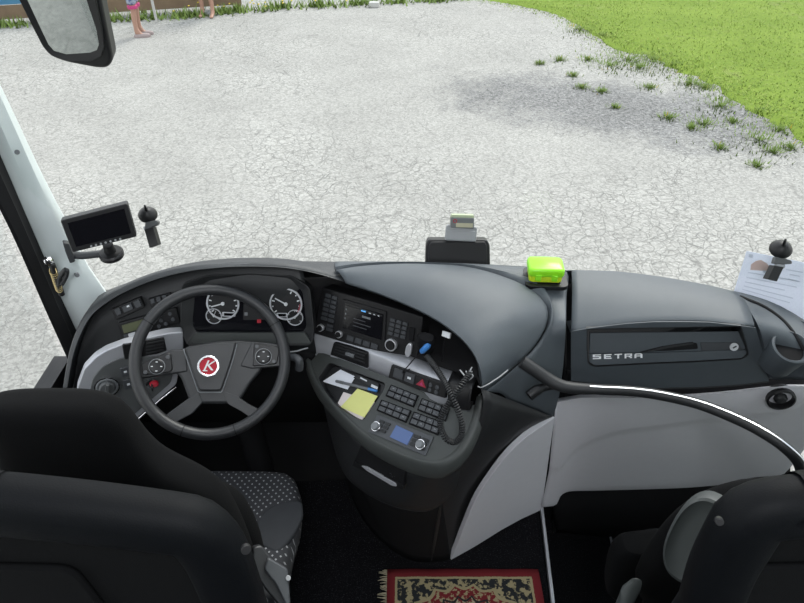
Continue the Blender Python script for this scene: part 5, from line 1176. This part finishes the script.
slab('printed_mark', [(749, 254), (753, 254.8), (752.5, 258), (748.5, 257)], PDc, .0, .0009, M_ink, doc, bev=0)

# ================================================================== RUG
rc = (hz(376, 571, 0) + hz(549, 570, 0)) / 2; rcc = V((rc.x, hz(460, 570.5, 0).y - RHY, .0))
rg = thing('rug', 'red oriental rug with beige fringe on the floor behind the console', 'rug', rcc)
bm = bmesh.new(); gx_, gy_ = 20, 16
rows = [[rcc + V((-RHX + 2 * RHX * i / gx_, -RHY + 2 * RHY * j / gy_, .010 + .0015 * math.sin(i * 1.3 + j))) for i in range(gx_ + 1)] for j in range(gy_ + 1)]
grid(bm, rows); obj('pile', bm, M_rug, rg, solid=.008, offset=-1, origin=rcc + V((0, 0, .01)), recalc=False)
bm = bmesh.new()
M_fringe = mat('beige_fringe', (.36, .32, .22), .95, var=.2)
for i in range(70):
    y = -RHY + 2 * RHY * (i + .5) / 70; p = rcc + V((-RHX + .002, y, .006)); e = p + V((-random.uniform(.018, .035), random.uniform(-.010, .010), -.003)); tube(bm, [p, p.lerp(e, .5) + V((0, 0, .003)), e], [.0022, .0018, .001], 5)
o = obj('fringe', bm, M_fringe, rg); o['kind'] = 'stuff'

# ================================================================== SEATS
def cushion_seat():
    s = thing('driver_seat', "black driver's seat with high shaped back and dotted fabric cushion", 'seat', (-.575, .95, 0))
    X = -.595
    secs = [(V((X, y, z)), V((w, 0, 0)), V((0, t, .0))) for z, y, w, t in ((.50, .82, .225, .06), (.62, .80, .245, .075), (.80, .775, .250, .078), (.90, .765, .248, .074), (.96, .757, .246, .070), (1.01, .752, .242, .067), (1.055, .748, .226, .064), (1.09, .744, .200, .060), (1.12, .741, .170, .058), (1.15, .738, .148, .057), (1.19, .734, .136, .055), (1.23, .73, .130, .052), (1.285, .724, .126, .048), (1.318, .72, .115, .040), (1.334, .718, .09, .025), (1.338, .717, .04, .012))]
    bm = bmesh.new(); rings(bm, secs, 32, 3.0); obj('backrest', bm, M_fabric, s, sub=1)
    for sg in (-1, 1):
        bm = bmesh.new(); rings(bm, [(V((X + sg * wx, y, z)), V((.045, 0, 0)) * k, V((0, .05, .02)) * k) for z, y, wx, k in ((.52, .87, .205, .5), (.60, .865, .205, .9), (.75, .84, .205, 1), (.85, .825, .20, 1), (.92, .81, .19, .8), (.96, .80, .18, .4))], 18, 2.2); obj('side_bolster', bm, M_fabric, s, sub=1)
    # cushion
    X = -.580
    out = [(-.255, .80), (-.265, .95), (-.262, 1.08), (-.245, 1.175), (-.20, 1.20), (0, 1.205), (.20, 1.20), (.255, 1.175), (.282, 1.08), (.272, .95), (.258, .80)]
    o2 = cr([V((X + a, b, 0)) for a, b in out], 60); cc = V((X + .01, 1.0, 0))
    rows = []
    for z, k in ((.36, .88), (.38, .97), (.44, 1.0), (.485, .985), (.505, .95), (.512, .88)): rows.append([cc + (p - cc) * k + UZ * z for p in o2])
    for k in (.7, .4, .15): rows.append([cc + (p - cc) * k + UZ * (.512 - .012 * (1 - k)) for p in o2])
    bm = bmesh.new(); R = grid(bm, rows, True); bm.faces.new(R[0][::-1]); bm.faces.new(R[-1]); obj('seat_cushion', bm, M_cush, s, angle=60)
    PC_ = Plane((X, 1.0, .509), (0, 0, 1))
    slab('cushion_insert', [(258, 520), (263, 512), (272, 505), (284, 501), (302, 499.5), (303, 515), (296, 530), (285, 545), (276, 553), (254, 540)], PC_, -.02, .004, M_mgreyf, s, r=.02, bev=.006, seg=3)
    bm = bmesh.new(); rings(bm, [(V((X, .98, z)), V((a, 0, 0)), V((0, b, 0))) for z, a, b in ((0, .20, .20), (.03, .20, .20), (.05, .13, .14), (.30, .13, .14), (.33, .22, .20), (.37, .22, .20))], 28, 4); obj('pedestal', bm, M_black, s)
    # folded armrest bracket at the right rear
    PA = Plane(hy(272, 575, .74), (.35, -.55, .75)); slab('armrest_bracket', [(253, 547), (262, 545), (267, 552), (272, 559), (288, 568), (291, 605), (284, 612), (266, 590), (252, 570)], PA, -.035, .0, M_gseat2, s, r=.008, bev=.004)
    slab('armrest_cover', [(268, 557), (274, 560.5), (288, 569), (290.5, 604), (286, 606), (276, 585), (264, 570)], PA, -.01, .010, M_btn, s, r=.008, bev=.004)
    obj('bolt', disc(PA.hit(288, 578, .010), PA.n, .006, -.002, .004, 16), M_greygad, s, bev=.001)
    return s
M_mgreyf = mat('plain_charcoal_fabric', (.040, .042, .046), .95, var=.1, bump=.3, bscale=600, spec=.1)
M_gseat2 = mat('slate_plastic', (0.020, 0.021, 0.023), .5, var=.05)
cushion_seat()

# padded partitions behind the driver's and the guide's seats
def partition(px, side, label):
    t = thing('padded_partition', label, 'partition', (side * .62, .5, 0))
    top = cr([hy(u, v, .50) for u, v in px], 26); top = [p + V((0, 0, -.012)) for p in top]
    xo = -1.00 if side < 0 else 1.34
    top = [V((xo, .50, top[0].z))] + top
    low = top[-1]; pts = top + [V((low.x + .03 * -side * 0, .50, .10)), V((xo, .50, .10))]
    c = sum(pts, V()) / len(pts)
    bm = bmesh.new(); prof = [(.5, -.05), (1, -.05)]
    inner_ = [p + (V((c.x, p.y, .9)) - p).normalized() * .085 for p in top]
    # rounded frame following the top edge, built as a swept oval
    path = top + [V((low.x + side * -.012, .50, low.z - .25)), V((low.x - side * .015, .50, .42))]
    path = cr(path, 60)
    rows = []
    for i, (p, (tt_, n, b)) in enumerate(zip(path, frames(path, V((0, 1, 0))))):
        inw = V((tt_.z, 0, -tt_.x)) if side < 0 else V((-tt_.z, 0, tt_.x))
        inw = inw if inw.dot(V((side * .62, .5, .8)) - p) > 0 else -inw
        row = []
        for j in range(20):
            a = 2 * PI * j / 20; row.append(p + inw * (.048 + .048 * math.copysign(abs(math.cos(a)) ** .8, math.cos(a))) + V((0, 1, 0)) * (.036 * math.copysign(abs(math.sin(a)) ** .8, math.sin(a))))
        rows.append(row)
    R = grid(bm, rows, True); bm.faces.new(R[0][::-1]); bm.faces.new(R[-1]); obj('padded_frame', bm, M_shellpad, t)
    bm = bmesh.new(); z1 = min(p.z for p in top[:8]) - .075
    ins = []
    for p in top: ins.append(p + (V((side * .66, .5, .75)) - p).normalized() * .06)
    prism(bm, ins + [V((low.x + side * .06, .5, .44)), V((xo, .5, .44))], V((0, 1, 0)), -.012, .02); obj('inner_panel', bm, M_fabric, t, bev=.006)
    bm = bmesh.new(); a_ = V((xo, .488, z1 - .10)); prism(bm, roundpoly([V((side * .98, .488, z1 - .06)), V((side * .48, .488, z1 - .08)), V((side * .45, .488, z1 - .4)), V((side * .98, .488, z1 - .4))], .03), V((0, -1, 0)), .0, .012); obj('back_plate', bm, M_fabric, t, bev=.005)
    p = path[34]; return t, path
t, pth = partition([(-30, 476), (0, 478), (77, 486), (155, 496), (193, 502), (213, 509.5), (232, 525), (247, 548), (258, 579), (265, 603)], -1, "dark padded partition behind the driver's seat")
p = hy(246, 549, .463); obj('bolt', disc(p, (.3, -.8, .5), .007, -.004, .004, 16), M_black, t, bev=.001)
t, pth = partition([(850, 477), (804, 480), (762, 487), (736, 498), (721, 509), (706, 535), (692, 565), (681, 602)], 1, "dark padded partition behind the guide's seat at the entrance")
p = hy(719, 521, .458); obj('bolt', disc(p, (-.3, -.8, .5), .0055, -.004, .004, 16), M_black, t, bev=.001)

# guide's folding seat at the right
gs = thing('guide_seat', "black folding guide's seat with grey oval side shell by the entrance", 'seat', (.78, .8, 0))
XG = .835
secs = [(V((XG, y, z)), V((w, 0, 0)), V((0, t_, 0))) for z, y, w, t_ in ((.42, .84, .20, .05), (.55, .82, .245, .07), (.72, .80, .245, .07), (.83, .785, .245, .065), (.92, .775, .228, .06), (.98, .768, .195, .05), (1.02, .765, .15, .035), (1.035, .764, .10, .02))]
bm = bmesh.new(); rings(bm, secs, 32, 3.2); obj('backrest', bm, M_fabric, gs, sub=1)
PO = Plane(hy(697, 540, .68), (-.55, -.62, .5)); oc = PO.hit(697, 541)
oa = PO.hit(717, 500) - PO.hit(676, 582); ol = oa.length / 2; oa.normalize(); ob_ = PO.n.cross(oa)
bm = bmesh.new(); rings(bm, [(oc + PO.n * h, oa * ol * k, ob_ * .042 * k * 1.25) for h, k in ((-.04, 1), (-.006, 1), (.004, .96), (.007, .90), (.004, .84), (.002, .5))], 40, 2.4); obj('side_shell', bm, M_gseat, gs)
bm = bmesh.new(); rings(bm, [(V((.785, y, z)), V((w, 0, 0)), V((0, t_, 0))) for z, y, w, t_ in ((.36, .88, .19, .03), (.38, .885, .22, .045), (.50, .895, .23, .05), (.57, .90, .228, .05), (.60, .90, .21, .04), (.608, .90, .17, .02))], 32, 4.5); obj('seat_cushion', bm, M_fabric, gs, sub=1, label='seat cushion folded upright')
bm = bmesh.new(); tube(bm, cr([hy(664, 552, .80), hy(665, 540, .81), hy(665.5, 533, .815)], 10), [.014] * 8 + [.013, .008], 16); obj('recline_lever', bm, M_greygad, gs); 
bm = bmesh.new(); tube(bm, [hy(666.5, 539, .80), hy(667, 533, .802)], [.007, .006], 12); obj('lever_cap', bm, M_steel, gs)
bm = bmesh.new(); rings(bm, [(hy(622, 612, .72), V((.018, 0, 0)), V((0, .02, .01))), (hy(628, 595, .735), V((.016, 0, 0)), V((0, .02, .012))), (hy(635, 586, .745), V((.014, 0, 0)), V((0, .012, .014))), (hy(639, 583, .748), V((.007, 0, 0)), V((0, .006, .006)))], 18, 2.5); obj('belt_buckle', bm, M_gseat, gs)
bm = bmesh.new(); rings(bm, [(V((XG, .90, z)), V((a, 0, 0)), V((0, b, 0))) for z, a, b in ((-.32, .14, .14), (-.29, .14, .14), (-.27, .06, .06), (.36, .06, .06), (.395, .18, .16), (.41, .18, .16))], 24, 4); obj('pedestal', bm, M_black, gs)

# ================================================================== OUTSIDE MIRROR
mi = thing('wing_mirror', 'dark framed outside mirror hanging ahead of the windscreen at the upper left', 'mirror', hy(65, 20, 1.92))
PMi = Plane(hy(68, 30, 1.92), (.195, -1.666, -.31))
slab('housing', [(-30, -90), (18, 0), (33, 30), (42, 48), (50, 57), (66, 63), (98, 69), (108, 68.5), (113, 61), (111, 50), (101, 0), (88, -90)], PMi, -.07, .0, M_black, mi, r=.02, bev=.012, seg=4)
ringslab('frame', [(-26, -86), (19, 0), (34, 30), (43, 47), (51, 55.5), (66, 61), (90, 62), (101, 57), (104, 47), (102, 30), (96, 0), (78, -86)], [(-17, -80), (28, 0), (42, 30), (49, 44), (54, 50), (66, 53.5), (90, 52), (96.5, 49.5), (98.5, 44), (96, 30), (86, 0), (66, -80)], PMi, -.01, .010, M_black, mi, bev=.002, hin=.003)
slab('glass', [(-19, -82), (27.5, 0), (41.5, 30), (48.5, 44.5), (54, 50.7), (66, 54.2), (90, 52.6), (97, 50), (99, 44), (96.5, 30), (86.6, 0), (67, -82)], PMi, -.004, .004, M_mirror, mi, bev=0)
tp = PMi.hit(40, -80) + V((0, .05, 0)); bm = bmesh.new(); tube(bm, cr([tp, tp + V((-.04, .02, .12)), V((-1.02, 1.75, 2.35)), V((-1.0, 1.42, 2.72)), V((-.98, 1.28, 2.76))], 30), .032, 16); obj('arm', bm, M_black, mi)

# ================================================================== LIGHT, SKY, CAMERA
w = bpy.data.worlds.new('sky'); SC.world = w; w.use_nodes = True; nt = w.node_tree; g = NG(nt)
bg = nt.nodes['Background']; tc = g.add('ShaderNodeTexCoord'); sp = g.add('ShaderNodeSeparateXYZ'); g.link(tc.outputs['Generated'], sp.inputs[0])
nzv = g.noise(tc.outputs['Generated'], 2.2, 5)
skyc = g.mix(g.rng(sp.outputs[2], 0.0, .8), (1.0, 1.0, 1.0), (.72, .85, 1.05))
skyc = g.mix(g.rng(nzv, .40, .62), skyc, (1.05, 1.05, 1.05))
g.link(skyc, bg.inputs['Color']); bg.inputs['Strength'].default_value = 0.85
sl = bpy.data.lights.new('sun', 'SUN'); sl.energy = 1.5; sl.angle = math.radians(25); sl.color = (1, .97, .90)
so_ = bpy.data.objects.new('sun', sl); COL.objects.link(so_); so_.rotation_euler = (math.radians(-32), math.radians(22), 0)
cd = bpy.data.cameras.new('camera'); cd.sensor_fit = 'HORIZONTAL'; cd.sensor_width = 36; cd.lens = 36 * F / 804; cd.clip_start = .02; cd.clip_end = 300
co = bpy.data.objects.new('camera', cd); COL.objects.link(co); co.location = CAM; co.rotation_euler = (math.radians(90) - TH, 0, 0); SC.camera = co
vs = SC.view_settings; vs.view_transform = 'Standard'; vs.look = 'None'; vs.gamma = 1; vs.use_curve_mapping = False; vs.exposure = 1.15
SC.cycles.max_bounces = 8; SC.cycles.transparent_max_bounces = 12; SC.cycles.caustics_reflective = False; SC.cycles.caustics_refractive = False
try: SC.cycles.use_denoising = True
except Exception: pass
